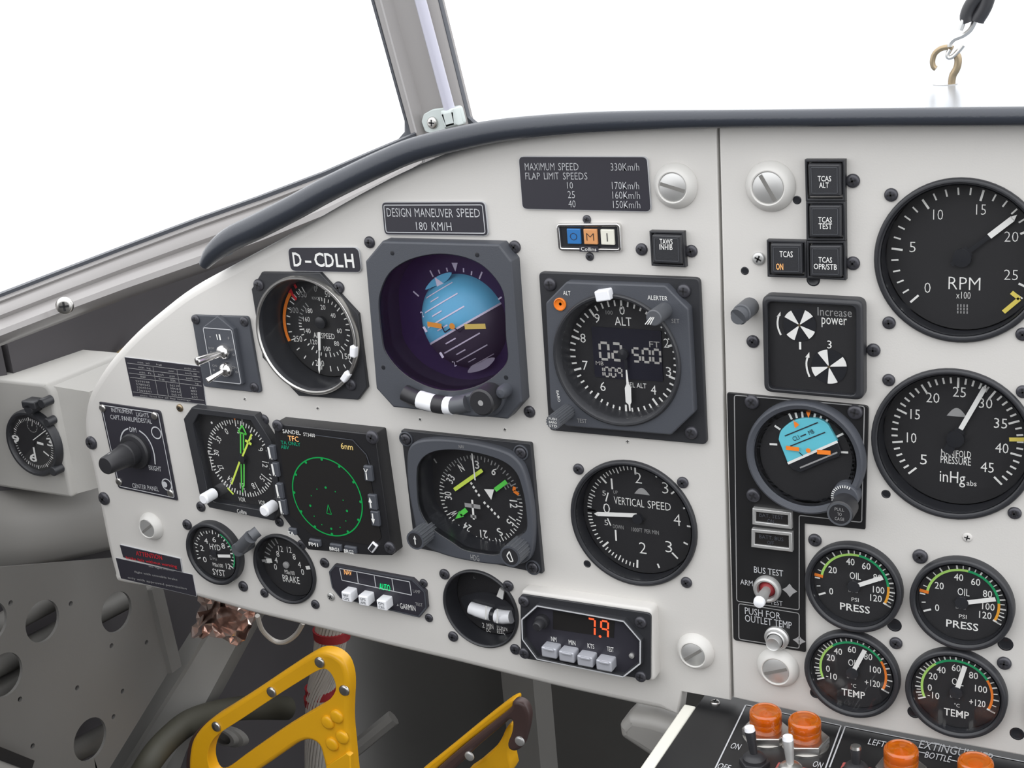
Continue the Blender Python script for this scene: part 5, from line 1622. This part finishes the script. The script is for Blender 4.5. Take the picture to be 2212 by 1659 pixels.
for t, p, w, hh, m_ in [('TFC', (358, 330), 110, 55, 'samb'), ('TA ONLY', (330, 380), 205, 38, 'steal'), ('ABV', (270, 420), 85, 38, 'steal'), ('6nm', (922, 412), 125, 66, 'syel')]:
    T.txt(b, t, z(*p), w / s, hh / s, h, m_)
T.part('screen', b)
b = MB(); T.txt(b, 'SANDEL', z(340, 260), 190 / s, 42 / s, F + .0008, 'white'); T.txt(b, 'ST3400', z(525, 290), 122 / s, 38 / s, F + .0008, 'white'); T.part('maker_lettering', b)
for p, sz, t in [((122, 478), (.0050, .0112), 'L'), ((160, 655), (.0050, .0112), 'V'), ((205, 880), (.0050, .0125), 'R'), ((240, 1050), (.0050, .0125), 'C')]:
    b = MB(); c = T.L(z(*p), F + .002); b.box((c[0] + .0012, c[1], F - .001), (*sz, .0036), 'bezg', bev=.0008)
    b.line((c[0] - .0010, c[1] + sz[1] * .42), (c[0] - .0004, c[1] - sz[1] * .42), .0018, F + .0029, 'white'); b.line((c[0] - .0006, c[1] - sz[1] * .35), (c[0] + .0012, c[1] - sz[1] * .42), .0008, F + .0029, 'white'); T.part('side_key', b)
for p, k in [((1148, 698), 0), ((1192, 1000), 1), ((1220, 1172), 2)]:
    b = MB(); c = T.L(z(*p), F + .002); b.box((c[0], c[1], F - .001), (.0068, .0118, .0036), 'bezg', bev=.0008); hh = F + .0029
    c = (c[0] - .0012, c[1])
    if k == 0:
        b.path([(c[0] - .0016, c[1] + .004), (c[0], c[1] + .001), (c[0] + .0016, c[1] + .004)], .0007, hh, 'white'); b.line((c[0], c[1] + .001), (c[0], c[1] - .0045), .0010, hh, 'white')
    else:
        sg = 1 if k == 1 else -1
        b.poly([(c[0] - .0016, c[1]), (c[0] + .0016, c[1]), (c[0], c[1] + sg * .0042)], hh, 'white'); b.line(c, (c[0], c[1] - sg * .0042), .0011, hh, 'white')
    T.part('side_key', b)
for p, t in [((335, 1322), 'TA'), ((572, 1440), 'FM1'), ((792, 1490), 'BRG1'), ((946, 1515), 'BRG2')]:
    b = MB(); c = T.L(z(*p), F + .002); w = .0105 if len(t) > 2 else .007; b.box((c[0] + .001, c[1] + .001, F - .001), (w, .0052, .0030), 'bezg', bev=.0008)
    b.text(t, (c[0], c[1] - .0002), w * .82, .0030, F + .0023, 'white', bold=.02); T.part('bottom_key', b)
b = MB(); c = T.L(z(1188, 1480), F + .002); b.box((c[0], c[1], F - .001), (.0052, .0085, .0028), 'wplas', bev=.0008, ang=40); b.box((c[0], c[1], F + .0016), (.0030, .0062, .0006), 'bez', ang=40); T.part('corner_key', b)
for p, r in [((198, 190), .0046), ((1195, 312), .0052), ((1380, 1475), .0046)]: screw(T, z(*p), r, h=F)
for p in [(50, 130), (215, 1205), (450, 1445), (690, 1635)]: screw(T, z(*p), .0040)

# ================================================================ horizontal situation indicator
z = zoom(850, 910, 4.879); s = 4.879
T = Thing('course_indicator', 'square compass card course indicator with two ribbed knobs at its lower corners', 'gauge', uv=(-.0352, -.0885))
b = MB(); b.plate(fillet(T.Ls([z(*p) for p in [(76, 92), (1445, 236), (1572, 1612), (222, 1332)]], .0035), .0015), 0, .0035, 'bez', holes=[inset(ccw(smooth(T.Ls([z(*p) for p in HSI_WIN], .009), True, 2)), -.0010)], bev=.0006)
T.part('mounting_plate', b)
F = .009; MZ = 0.0035
o_ = smooth(T.Ls([z(*p) for p in [(138, 520), (148, 320), (215, 225), (380, 190), (600, 196), (900, 240), (1180, 322), (1320, 430), (1390, 580), (1450, 860), (1472, 1150), (1450, 1400), (1370, 1500), (1150, 1520), (900, 1495), (600, 1435), (380, 1350), (260, 1230), (195, 950), (155, 720)]], F), True, 4)
i_ = smooth(T.Ls([z(*p) for p in HSI_WIN], F), True, 4)
b = MB(); b.plate(o_, MZ, F, 'bezg', holes=[i_], bev=.0016, wallm='wall'); T.part('rounded_bezel', b)
ci = ccw(i_); b = MB(); b.loft([[(p[0], p[1], F - .001) for p in ci], [(p[0], p[1], -.0125) for p in ci]], 'wall', cap=False); b.f = [f[::-1] for f in b.f]; T.part('recess_wall', b)
D = -.0125; b = MB(); b.poly(inset(ci, -.001), D, 'dial'); h = D + .0003
for i in range(72):
    b.tick((0, 0), i * 5 + 2, .0338 - (.0038 if i % 2 == 0 else .0024), .0338, .0008, h, 'white' if 80 < (i * 5) % 360 < 300 else 'dim')
aN = ang_of(T, z(705, 470), D)
for k, t in enumerate(['N', '3', '6', 'E', '12', '15', 'S', '21', '24', 'W', '30', '33']):
    a = aN + 30 * k; ar = math.radians(a); r = .0268
    b.text(t, (r * math.sin(ar), r * math.cos(ar)), .0034 if len(t) == 1 else .0060, .0062, h, 'white' if k not in (3,) else 'dim', ang=a, bold=.01)
for p in [(385, 657), (420, 895), (445, 1005)]: b.disc(*T.L(z(*p), h), .0012, h, 'dim', 10)
b.line(T.L(z(345, 768), h), T.L(z(420, 785), h), .0022, h, 'dim'); T.txt(b, 'GS', z(385, 497), 50 / s, 50 / s, h, 'dim'); b.line(T.L(z(290, 515), h), T.L(z(330, 515), h), .0022, h, 'nyel')
b.line(T.L(z(425, 395), h), T.L(z(455, 440), h), .0012, h, 'dim'); b.line(T.L(z(585, 1165), h), T.L(z(612, 1120), h), .0016, h, 'white'); b.line(T.L(z(955, 1310), h), T.L(z(952, 1355), h), .0016, h, 'white')
for p in [(820, 655), (845, 695), (870, 735), (900, 778), (960, 860), (997, 898), (1035, 933), (1068, 972), (1105, 1008)]:
    c = T.L(z(*p), h); b.poly([(c[0] - .0012, c[1]), (c[0], c[1] - .0014), (c[0] + .0012, c[1]), (c[0], c[1] + .0014)], h, 'white')
T.part('compass_card', b)
b = MB(); zN = D + .0025
def sl(a0, a1, w, m_, zz_=None): zz_ = zz_ or zN; b.line(T.L(z(*a0), zz_), T.L(z(*a1), zz_), w, zz_, m_)
sl((640, 722), (935, 515), .0028, 'nyel'); T.part('deviation_bar', b, label='lime deviation bar')
b = MB(); sl((1070, 725), (1190, 635), .0032, 'neon'); sl((770, 932), (700, 985), .0036, 'neon')
b.poly(T.Ls([z(*p) for p in [(692, 945), (742, 1005), (650, 1030)]], zN), zN, 'neon'); T.part('course_arrow', b, label='green course arrow')
b = MB(); b.poly(T.Ls([z(*p) for p in [(955, 716), (1060, 718), (1030, 828)]], zN), zN, 'white'); T.part('to_flag', b)
b = MB(); zN = D + .004; sl((826, 340), (860, 622), .0011, 'white'); sl((750, 880), (915, 905), .0032, 'dim'); sl((828, 828), (846, 1035), .0016, 'white'); sl((812, 998), (872, 1010), .0024, 'dim'); T.part('aircraft_symbol', b)
b = MB(); b.path(T.Ls([z(*p) for p in [(1275, 690), (1268, 735), (1320, 772)]], zN), .0024, zN, 'orange'); T.part('warning_flag', b, label='orange warning flag')
glass(T, h=F - .0012, loop=inset(ci, .0003))
b = MB(); T.txt(b, 'NAV', z(715, 268), 55 / s, 36 / s, F + .0003, 'dim'); T.txt(b, 'HDG', z(858, 1440), 90 / s, 60 / s, F + .0003, 'dim'); T.part('bezel_lettering', b)
for base, r, k in (((345, 1165), .0072, 0), ((1335, 1330), .0078, 1)):
    b = MB(); x, y = T.L(z(*base), F); cyl(b, (x, y), r, F - .004, F + .0150, 'knobg', ribs=18)
    zt = F + .0150; b.arc((x, y), r * .80, r * .98, 0, 360, zt + .0002, 'bezg', 28); b.disc(x, y, r * .8, zt + .0001, 'knob', 24)
    if k == 0:
        b.line((x, y - .003), (x, y + .003), .0009, zt + .0004, 'white'); b.poly([(x - .0012, y + .001), (x + .0012, y + .001), (x, y + .0038)], zt + .0004, 'white')
    else:
        b.path([(x - .002, y + .001), (x, y + .004), (x + .0022, y - .003), (x, y - .0036), (x - .0022, y)], .0008, zt + .0003, 'white', closed=True)
    T.part('set_knob', b)
for p in [(135, 185), (1345, 328), (1472, 1540)]:
    x, y = T.L(z(*p), .0035); b = MB(); b.lathe([(.0056, .0035), (.0056, .0042), (.0048, .0045), (.0044, .0036)], (x, y), 'bezg', 24); T.part('screw_collar', b)
    screw(T, z(*p), .0040, h=.0034)

# ================================================================ annunciator panel
z = zoom(680, 1180, 4.809); s = 4.809
T = Thing('mode_annunciator', 'small black octagonal annunciator with three white buttons and green AUTO light', 'annunciator', px=z(660, 460))
F = .003; q = T.Ls([z(*p) for p in [(205, 190), (1012, 338), (1150, 470), (1168, 640), (1085, 742), (268, 542), (178, 430), (145, 262)]], F)
b = MB(); b.plate(q, 0, F, 'plate', bev=.0004); h = F + .0003
b.path(inset(ccw(q), .0008), .0012, h, 'bezg', closed=True)
for a0, a1 in [((258, 230), (282, 352)), ((435, 262), (452, 388)), ((616, 298), (635, 428)), ((800, 335), (820, 462)), ((985, 370), (1005, 508)), ((258, 230), (985, 370)), ((282, 352), (1005, 508))]:
    b.line(T.L(z(*a0), h), T.L(z(*a1), h), .0007, h, 'edge')
T.txt(b, 'NAV', z(343, 272), 78 / s, 54 / s, h, 'samb'); T.txt(b, 'AUTO', z(726, 425), 112 / s, 66 / s, h, 'sgrn2')
for t, p, w, hh in [('LAMP', (1058, 470), 75, 34), ('TEST', (1082, 605), 75, 34)]: T.txt(b, t, z(*p), w / s, hh / s, h, 'dim')
T.txt(b, 'GARMIN', z(965, 632), 160 / s, 58 / s, h, 'white'); b.poly(T.Ls([z(850, 620), z(862, 595), z(872, 620)], h), h, 'dim')
T.part('face_plate', b)
for p, t1, t2 in [((395, 475), 'NAV', 'GPS'), ((570, 515), 'GPS', 'APR'), ((760, 560), 'GPS', 'CRS')]:
    b = MB(); c = T.L(z(*p), F); b.box((c[0], c[1], F), (.0086, .0082, .0090), 'wplas', bev=.0010)
    b.text(t1, (c[0], c[1] + .0016), .0050, .0022, F + .0092, 'bezg'); b.text(t2, (c[0], c[1] - .0014), .0050, .0022, F + .0092, 'bezg'); T.part('push_button', b, label='white push button')
for p, m_ in [((108, 178), 'screw'), ((172, 520), 'dull'), ((1132, 382), 'screw'), ((1188, 742), 'screw')]: screw(T, z(*p), .0034, m_)

# ================================================================ distance display
z = zoom(1090, 1240, 4.706); s = 4.706
T = Thing('distance_display', 'octagonal display with red 7.9 digits and four silver keys in a pale frame', 'display', px=z(800, 640))
F = .010
b = MB(); b.plate(fillet(T.Ls([z(*p) for p in [(165, 165), (1500, 360), (1530, 1100), (160, 850)]], F), [.003, .0045, .0045, .003]), 0, F, 'panel', bev=.0020, seg=4); T.part('raised_frame', b)
b = MB(); F2 = F + .0015
b.plate(fillet(T.Ls([z(*p) for p in [(158, 205), (1488, 405), (1482, 1085), (165, 852)]], F2), .003), F, F2, 'bez', bev=.0004); T.part('face_plate', b)
F3 = F2 + .004
q = T.Ls([z(*p) for p in [(166, 455), (325, 312), (1215, 470), (1392, 675), (1390, 915), (1212, 1055), (325, 872), (172, 665)]], F3)
b = MB(); b.plate(q, F2, F3, 'bez', holes=[inset(ccw(q), .0020)], bev=.0004); b.path(inset(ccw(q), .0008), .0010, F3 + .0002, 'edge', closed=True); T.part('octagon_rim', b)
b = MB(); h = F2 + .0004; b.poly(inset(ccw(q), .0018), h - .0002, 'plate')
b.poly(T.Ls([z(*p) for p in [(492, 372), (1120, 475), (1110, 650), (492, 560)]], h), h, 'screen')
W_, H_ = T.wh(z(948, 545), 205 / s, 165 / s, h); b.segs('7.9', T.L(z(950, 548), h), W_, H_, .0013, h + .0002, 'sred', .08, gap=.9)
for t, p, w in [('NM', (500, 662), 55), ('MIN', (686, 697), 68), ('KTS', (877, 733), 68), ('TEST', (1075, 765), 68)]: T.txt(b, t, z(*p), w / s, 48 / s, h + .0002, 'white')
T.part('display_window', b)
for p in [(470, 780), (648, 822), (835, 868), (1028, 912)]:
    b = MB(); c = T.L(z(*p), F2 + .005); b.box((c[0], c[1], F2), (.0116, .0080, .0085), 'silver', bev=.0012); b.box((c[0] + .0006, c[1] + .0030, F2 + .0080), (.0072, .0016, .0014), 'silver', bev=.0004); T.part('key', b, label='silver key')
b = MB(); c = T.L(z(395, 468), F2); b.lathe([(.0050, F2), (.0050, F2 + .004), (.0036, F2 + .0045), (.0034, F2 + .010), (.0026, F2 + .011), (0, F2 + .011)], c, 'knob', 24); T.part('dim_knob', b)
b = MB(); c = T.L(z(1297, 825), F2); b.lathe([(.0019, F2), (.0019, F2 + .0014), (0, F2 + .002)], c, 'dull', 14); T.part('light_sensor', b)
for p in [(197, 275), (1385, 488), (205, 803), (1385, 1038)]: screw(T, z(*p), .0042, h=F2)

# ================================================================ marker lights and TAWS button
z = zoom(1090, 300, 4.706); s = 4.706
T = Thing('marker_lights', 'small chrome framed marker light unit with blue O, amber M and white I', 'indicator', px=z(855, 1000))
q = fillet(T.Ls([z(*p) for p in [(518, 862), (1170, 858), (1188, 1152), (545, 1140)]], .003), .003, 5)
b = MB(); b.plate(q, 0, .003, 'chrome', holes=[inset(ccw(q), .0020)], bev=.0008); T.part('chrome_frame', b)
b = MB(); b.poly(inset(ccw(q), .0018), .0012, 'wall'); T.part('back_plate', b)
for p, t, m_ in [((703, 992), 'O', 'blue'), ((872, 996), 'M', 'omar'), ((1045, 1000), 'I', 'oms')]:
    b = MB(); c = T.L(z(*p), .0026); W_, H_ = T.wh(z(*p), 136 / s, 155 / s, .0026); b.box((c[0], c[1], .0012), (W_, H_, .0016), m_, bev=.0005)
    if t == 'I': b.line((c[0], c[1] + H_ * .27), (c[0], c[1] - H_ * .27), .0006, .0030, 'wall')
    else: b.text(t, c, W_ * .55, H_ * .48, .0030, 'wall' if t == 'M' else 'plate', bold=-.02)
    T.part('lens', b, label={'O': 'blue lens', 'M': 'amber lens', 'I': 'white lens'}[t])
b = MB(); c = T.L(z(855, 1120), .0034); W_, H_ = T.wh(z(855, 1120), 190 / s, 58 / s); b.box((c[0], c[1], .0028), (W_, H_, .0005), 'plate'); b.text('Collins', (c[0], c[1]), W_ * .82, H_ * .62, .0036, 'white'); T.part('maker_tag', b)
for p in [(838, 818), (868, 1195)]: screw(T, z(*p), .0028)

def push(label, body, cap, texts, zz_, sc_, F1=.0045, F2=.0075, name='push_switch', group='TCAS switches'):
    T = Thing(name, label, 'switch', px=zz_(sum(p[0] for p in body) / 4, sum(p[1] for p in body) / 4), group=group)
    b = MB(); q = T.Ls([zz_(*p) for p in body], F1); qi = inset(ccw(q), .0013)
    b.plate(q, 0, F1, 'bez', holes=[qi], bev=.0004); T.part('switch_body', b)
    b = MB(); b.plate(fillet(T.Ls([zz_(*p) for p in cap], F2), .0010), .0, F2, 'bez', bev=.0010); h = F2 + .0003
    cq = fillet(inset(ccw(T.Ls([zz_(*p) for p in cap], F2)), .0018), .0006); b.path(cq, .0003, h, 'knobg', closed=True)
    for t, p, w, hh, m_ in texts: T.txt(b, t, zz_(*p), w / sc_, hh / sc_, h, m_, bold=.008)
    T.part('button_cap', b)
    return T
T = push('black TAWS INHIB push switch between two screws, above the altimeter', [(1470, 938), (1815, 945), (1838, 1308), (1492, 1290)], [(1495, 975), (1792, 985), (1800, 1275), (1505, 1262)], [('TAWS', (1642, 1045), 132, 56, 'white'), ('INHIB', (1640, 1100), 132, 56, 'white')], z, s, group=None)
for p in [(1395, 1122), (1900, 1140)]: screw(T, z(*p), .0039)
z = zoom(1540, 320, 5.184); s = 5.184
T = push('black TCAS ALT push switch, top of the switch column', [(1025, 130), (1475, 130), (1478, 594), (1038, 594)], [(1062, 178), (1428, 180), (1432, 540), (1075, 540)], [('TCAS', (1248, 342), 152, 62, 'white'), ('ALT', (1243, 415), 108, 62, 'white')], z, s)
screw(T, z(1568, 365), .0040)
T = push('black TCAS TEST push switch, middle of the switch column', [(1040, 598), (1478, 598), (1482, 1038), (1046, 1036)], [(1075, 642), (1434, 642), (1436, 1000), (1080, 1000)], [('TCAS', (1256, 803), 152, 62, 'white'), ('TEST', (1258, 875), 150, 66, 'white')], z, s)
T = push('black TCAS OPR/STB push switch, bottom of the switch column', [(1048, 1042), (1483, 1042), (1486, 1482), (1052, 1458)], [(1080, 1092), (1436, 1092), (1440, 1450), (1085, 1440)], [('TCAS', (1258, 1252), 152, 62, 'white'), ('OPR/STB', (1258, 1328), 260, 64, 'white')], z, s)
screw(T, z(1570, 1288), .0040)
T = push('black TCAS switch with lit amber ON, left of the OPR/STB switch', [(600, 1030), (1044, 1040), (1048, 1456), (610, 1442)], [(642, 1072), (992, 1076), (1000, 1415), (650, 1410)], [('TCAS', (820, 1188), 148, 70, 'white'), ('ON', (747, 1328), 80, 72, 'samb')], z, s)
screw(T, z(515, 1235), .0040, 'dull')

# ================================================================ synchroscope (Increase power)
z = zoom(1540, 600, 5.821); s = 5.821
T = Thing('propeller_synchroscope', 'black rounded square Increase power gauge with two white bladed discs', 'gauge', px=z(1250, 880))
F = .0085
q = fillet(T.Ls([z(*p) for p in [(608, 222), (1885, 290), (1892, 1552), (635, 1440)]], F), .0050, 6)
i_ = fillet(T.Ls([z(*p) for p in [(680, 300), (1795, 360), (1795, 1488), (698, 1395)]], F), .0035, 6)
b = MB(); b.plate(q, 0, F, 'bez', holes=[i_], bev=.0022, seg=4, wallm='wall'); T.part('rounded_bezel', b)
b = MB(); D = .0045; b.poly(i_, D, 'dial'); h = D + .0003
for t, p, w, hh in [('Increase', (1530, 432), 432, 108), ('power', (1525, 568), 318, 125), ('1', (1097, 855), 28, 95), ('3', (1465, 840), 56, 100)]: T.txt(b, t, z(*p), w / s, hh / s, h, 'white' if t != 'Increase' else 'dim')
for pts, hd_ in [([(855, 720), (822, 640), (812, 560), (825, 480)], [(800, 490), (850, 425), (850, 480)]), ([(1215, 1245), (1185, 1160), (1175, 1070), (1190, 1000)], [(1160, 1000), (1212, 935), (1215, 1005)])]:
    b.path(smooth(T.Ls([z(*p) for p in pts], h), n=4), .0011, h, 'white'); b.poly(T.Ls([z(*p) for p in hd_], h), h, 'white')
T.part('dial_face', b)
for c_, r_, a0 in [((1088, 595), .0098, 0), ((1460, 1118), .0104, 27)]:
    c = T.L(z(*c_), D + .0008); b = MB(); b.disc(c[0], c[1], r_, D + .0006, 'wall', 40)
    P0 = [45, 135, 225, 315]
    for a in ([-46, 38, 128, 215] if a0 == 0 else [-22, 68, 168, 248]):
        b.arc(c, .0006, r_, a - 17, a + 17, D + .0010, 'white', 8)
    b.disc(c[0], c[1], .0009, D + .0012, 'brass', 12)
    T.part('rotor_disc', b)
glass(T, h=F - .0010, loop=inset(ccw(i_), .0002))
for p in [(505, 800), (2020, 908)]: screw(T, z(*p), .0040)

# ================================================================ standby instrument plate
z = zoom(1560, 830, 5.027); s = 5.027
z2 = zoom(1560, 1050, 4.1475); s2 = 4.1475
T = Thing('standby_plate', 'black L-shaped standby instrument plate with thin engraved lines, left of the center panel', 'plate', px=(1700, 1100))
hs = .0016
q = T.Ls([(1570, 848), (1876, 877), (1869, 1144), (1737, 1131), (1740, 1409), (1584, 1383)], hs)
hc = T.L(z(900, 800), hs)
b = MB(); b.plate(fillet(q, [.0015, .0025, .0008, .0008, .0008, .0025]), 0, hs, 'platek', holes=[circ(sby_uv[0] - T.u, sby_uv[1] - T.v, .030, 40)], bev=.0003); h = hs + .0003
ln1 = T.Ls([z(132, 118), z(1545, 240), z(1515, 1500), z(850, 1425)], h) + T.Ls([z2(690, 270), z2(690, 1110), z2(130, 1030)], h)
b.path(fillet(ln1, .0016, 3), .0006, h, 'dim', closed=True)
ln2 = T.Ls([z2(148, 1052), z2(690, 1140), z2(690, 1455), z2(150, 1372)], h); b.path(fillet(ln2, .0016, 3), .0006, h, 'dim', closed=True)
for t, p, w, hh in [('BUS TEST', (415, 765), 262, 56), ('ARM', (218, 865), 112, 48), ('TEST', (485, 1045), 112, 44), ('PUSH FOR', (362, 1140), 320, 60), ('OUTLET TEMP', (412, 1215), 420, 62)]: T.txt(b, t, z2(*p), w / s2, hh / s2, h, 'edge')
c = T.L(z2(605, 935), h); r = .0048
b.poly([(c[0] + (r if k % 2 == 0 else r * .6) * math.cos(k * PI / 4), c[1] + (r if k % 2 == 0 else r * .6) * math.sin(k * PI / 4)) for k in range(8)], h, 'dim')
c = T.L(z2(690, 1385), h); b.poly([(c[0] + (.0042 if k % 2 == 0 else .0024) * math.cos(k * PI / 4), c[1] + (.0034 if k % 2 == 0 else .0022) * math.sin(k * PI / 4)) for k in range(8)], h, 'dim')
T.part('engraved_plate', b)
for p in [(325, 190), (1445, 300), (342, 1205)]: screw(T, z(*p), .0046, h=hs)

T = Thing('standby_horizon', 'round standby attitude gauge with blue horizon and grey ring on the L-shaped plate', 'gauge', uv=sby_uv)
F = .0085; D = .0018; c = T.L(z(898, 797), F * .6); R = .0362; b = MB()
b.lathe([(R, hs), (R, F - .002), (R - .0008, F - .0004), (R - .0018, F), (R - .0044, F - .0010), (R - .0050, F - .0024)], c, 'bezg', 64)
T.part('grey_ring', b)
Ri = R - .0049; b = MB(); b.lathe([(Ri, F - .0014), (Ri * .98, .001), (Ri * .97, D), (Ri * .9, D)], (c[0] * .6, c[1] * .6), 'wall', 56); T.part('inner_wall', b)
b = MB(); b.disc(c[0] * .6, c[1] * .6, Ri, D, 'dial', 56); h = D + .0003
for a0_, a1_ in [((725, 318), (757, 382)), ((795, 308), (812, 368)), ((866, 298), (875, 365)), ((1010, 315), (998, 372)), ((1078, 340), (1060, 395)), ((1155, 365), (1117, 425)), ((570, 450), (632, 492)), ((515, 650), (598, 655)), ((1315, 535), (1245, 570)), ((1368, 742), (1290, 738))]:
    b.line(T.L(z(*a0_), h), T.L(z(*a1_), h), .0013, h, 'white')
T.part('dial_face', b)
b = MB(); h = D + .0024
drum = smooth(T.Ls([z(*p) for p in [(610, 600), (640, 500), (760, 405), (900, 370), (1060, 382), (1150, 440)]], h), n=3) + T.Ls([z(1250, 620), z(710, 858)], h)
b.plate(drum, D, h, 'sky', bev=.0005)
b.plate(T.Ls([z(*p) for p in [(712, 862), (1252, 624), (1290, 720), (1270, 790), (1150, 830), (850, 960), (760, 930)]], h), D, h, 'wall', bev=.0005)
b.line(T.L(z(712, 860), h + .0003), T.L(z(1252, 622), h + .0003), .0016, h + .0003, 'white')
for a0_, a1_, w in [((680, 562), (1040, 415), .0007), ((740, 672), (1118, 522), .0007)]: b.line(T.L(z(*a0_), h + .0003), T.L(z(*a1_), h + .0003), w, h + .0003, 'plate')
an = math.degrees(math.atan2(*[(Vector(T.L(z(1118, 522), h)) - Vector(T.L(z(740, 672), h)))[i] for i in (1, 0)]))
for t, p, w, hh in [('CLI', (800, 585), 75, 48), ('MB', (965, 518), 62, 46)]: T.txt(b, t, z(*p), w / s, hh / s, h + .0004, 'plate', ang=-an)
b.line(T.L(z(850, 568), h + .0003), T.L(z(910, 543), h + .0003), .0007, h + .0003, 'plate')
b.line(T.L(z(845, 908), h + .0003), T.L(z(1250, 740), h + .0003), .0010, h + .0003, 'dim')
T.part('horizon_drum', b)
b = MB(); h = D + .0034
b.poly(T.Ls([z(*p) for p in [(770, 385), (838, 440), (790, 478)]], h), h, 'orange'); b.poly(T.Ls([z(*p) for p in [(905, 285), (965, 288), (937, 368)]], h), h, 'orange')
T.part('roll_pointers', b)
b = MB(); h = D + .0038
b.line(T.L(z(692, 690), h), T.L(z(835, 708), h), .0026, h, 'orange'); b.line(T.L(z(1030, 735), h), T.L(z(1178, 745), h), .0028, h, 'orange'); b.disc(*T.L(z(935, 720), h), .0015, h, 'orange', 14)
b.line(T.L(z(835, 740), h), T.L(z(875, 775), h), .0006, h, 'wall'); T.part('aircraft_symbol', b, label='orange aircraft bars')
glass(T, Ri, F - .0025, c=c)
b = MB(); kc = T.L(z(1330, 1230), .010); b.plate(circ(kc[0], kc[1], .0082, 32), hs, .0105, 'bezg', bev=.0008)
for k in range(14):
    a = math.radians(-118 + k * 11); b.line((kc[0] + .0064 * math.sin(a), kc[1] + .0064 * math.cos(a)), (kc[0] + .0080 * math.sin(a), kc[1] + .0080 * math.cos(a)), .0006, .0108, 'white')
T.part('knob_base', b)
b = MB(); k0 = T.L(z(1320, 1240), .0105); kx = T.L(z(1275, 1410), .024); cyl(b, kx, .0078, .0105, .024, 'knob', 36, .001); b.arc(kx, .0062, .0074, 0, 360, .0242, 'knobg', 28)
for k, t in enumerate(('PULL', 'TO', 'CAGE')): b.text(t, (kx[0], kx[1] + .0030 - k * .0030), .0056 if t != 'TO' else .0026, .0020, .0243, 'dim')
T.part('cage_knob', b)

for lab, body in (('upper rectangular dark annunciator window in metal frame on the L-shaped plate', [(270, 200), (618, 238), (622, 388), (268, 345)]), ('lower rectangular dark annunciator window in metal frame on the L-shaped plate', [(262, 385), (625, 420), (628, 592), (258, 548)])):
    T = Thing('annunciator_light', lab, 'indicator', px=z2(445, sum(p[1] for p in body) / 4), group='annunciator windows on the L-shaped plate')
    b = MB(); F = .0050; q = T.Ls([z2(*p) for p in body], F); b.plate(q, hs, F, 'dull', holes=[inset(ccw(q), .0022)], bev=.0005); T.part('metal_frame', b)
    b = MB(); b.poly(inset(ccw(q), .0020), F - .0012, 'screen'); cy_ = sum(p[1] for p in body) / 4
    T.txt(b, 'BAT. TEST' if 'upper' in lab else 'BATT. BUS', z2(440, cy_ - 22), 52, 8, F - .0009, 'bezg'); T.txt(b, 'ON' if 'upper' in lab else 'OFF', z2(435, cy_ + 22), 14, 8, F - .0009, 'bezg'); T.part('legend_window', b)

T = Thing('bus_test_switch', 'silver BUS TEST toggle with red dust ring on the L-shaped plate', 'switch', px=z2(415, 905))
b = MB(); b.lathe([(.0090, hs), (.0090, hs + .002), (.0084, hs + .0034), (.0072, hs + .0040), (.0060, hs + .0034), (.0054, hs + .0010)], (0, 0), 'dull', 40)
T.part('switch_guard', b)
b = MB(); b.lathe([(.0056, hs + .0002), (.0050, hs + .0014), (.0032, hs + .003), (.002, hs + .004)], (0, 0), 'wred', 28); T.part('dust_ring', b, label='red dust ring')
b = MB(); tx, ty = T.L(z2(335, 1035), hs + .020); A = Vector((0, 0, hs)); B = Vector((tx, ty, hs + .020)); b.tube([A, A.lerp(B, .6), B], [.0026, .0034, .0038], 'dull', 18); b.tube([B, A.lerp(B, 1.1), A.lerp(B, 1.14)], [.0038, .0034, .0016], 'wplas', 18); T.part('toggle_bat', b)

T = Thing('push_for_temp_button', 'round silver PUSH FOR OUTLET TEMP button at the foot of the L-shaped plate', 'button', px=z2(500, 1345))
b = MB(); b.lathe([(.0080, hs), (.0080, hs + .002), (.0070, hs + .0030), (.0064, hs + .0030), (.0062, hs + .0045), (.0054, hs + .0052)], (0, 0), 'dull', 36); T.part('knurled_nut', b)
b = MB(); b.lathe([(.0048, hs + .001), (.0048, hs + .009), (.0043, hs + .010), (.0036, hs + .0095), (0, hs + .0093)], (0, 0), 'dull', 32); T.part('plunger', b)

# ================================================================ pieces that belong to a part of their thing
SUB = {'slip_ball': 'slip_tube', 'tube_wires': 'slip_tube', 'dust_ring': 'switch_guard', 'set_screw': 'octagon_bezel',
       'screw_collar': 'mounting_plate', 'speed_bug': 'chrome_ring', 'altitude_bug': 'inner_ring', 'alert_lamp': 'octagon_bezel', 'lens': 'back_plate', 'maker_tag': 'chrome_frame',
       'rivet': 'pedal_frame', 'light_sensor': 'face_plate', 'roll_pointer': 'roll_mask', 'bulb': 'lens_cap', 'center_screw': 'dial_face', 'heading_index': 'compass_card'}
for t_ in [o for o in COL.objects if o.parent is None and o.type == 'EMPTY']:
    kids = list(t_.children)
    names_ = {k.name.split('.')[0]: k for k in reversed(kids)}
    for k in kids:
        p_ = SUB.get(k.name.split('.')[0])
        if p_ and p_ in names_: k.parent = names_[p_]
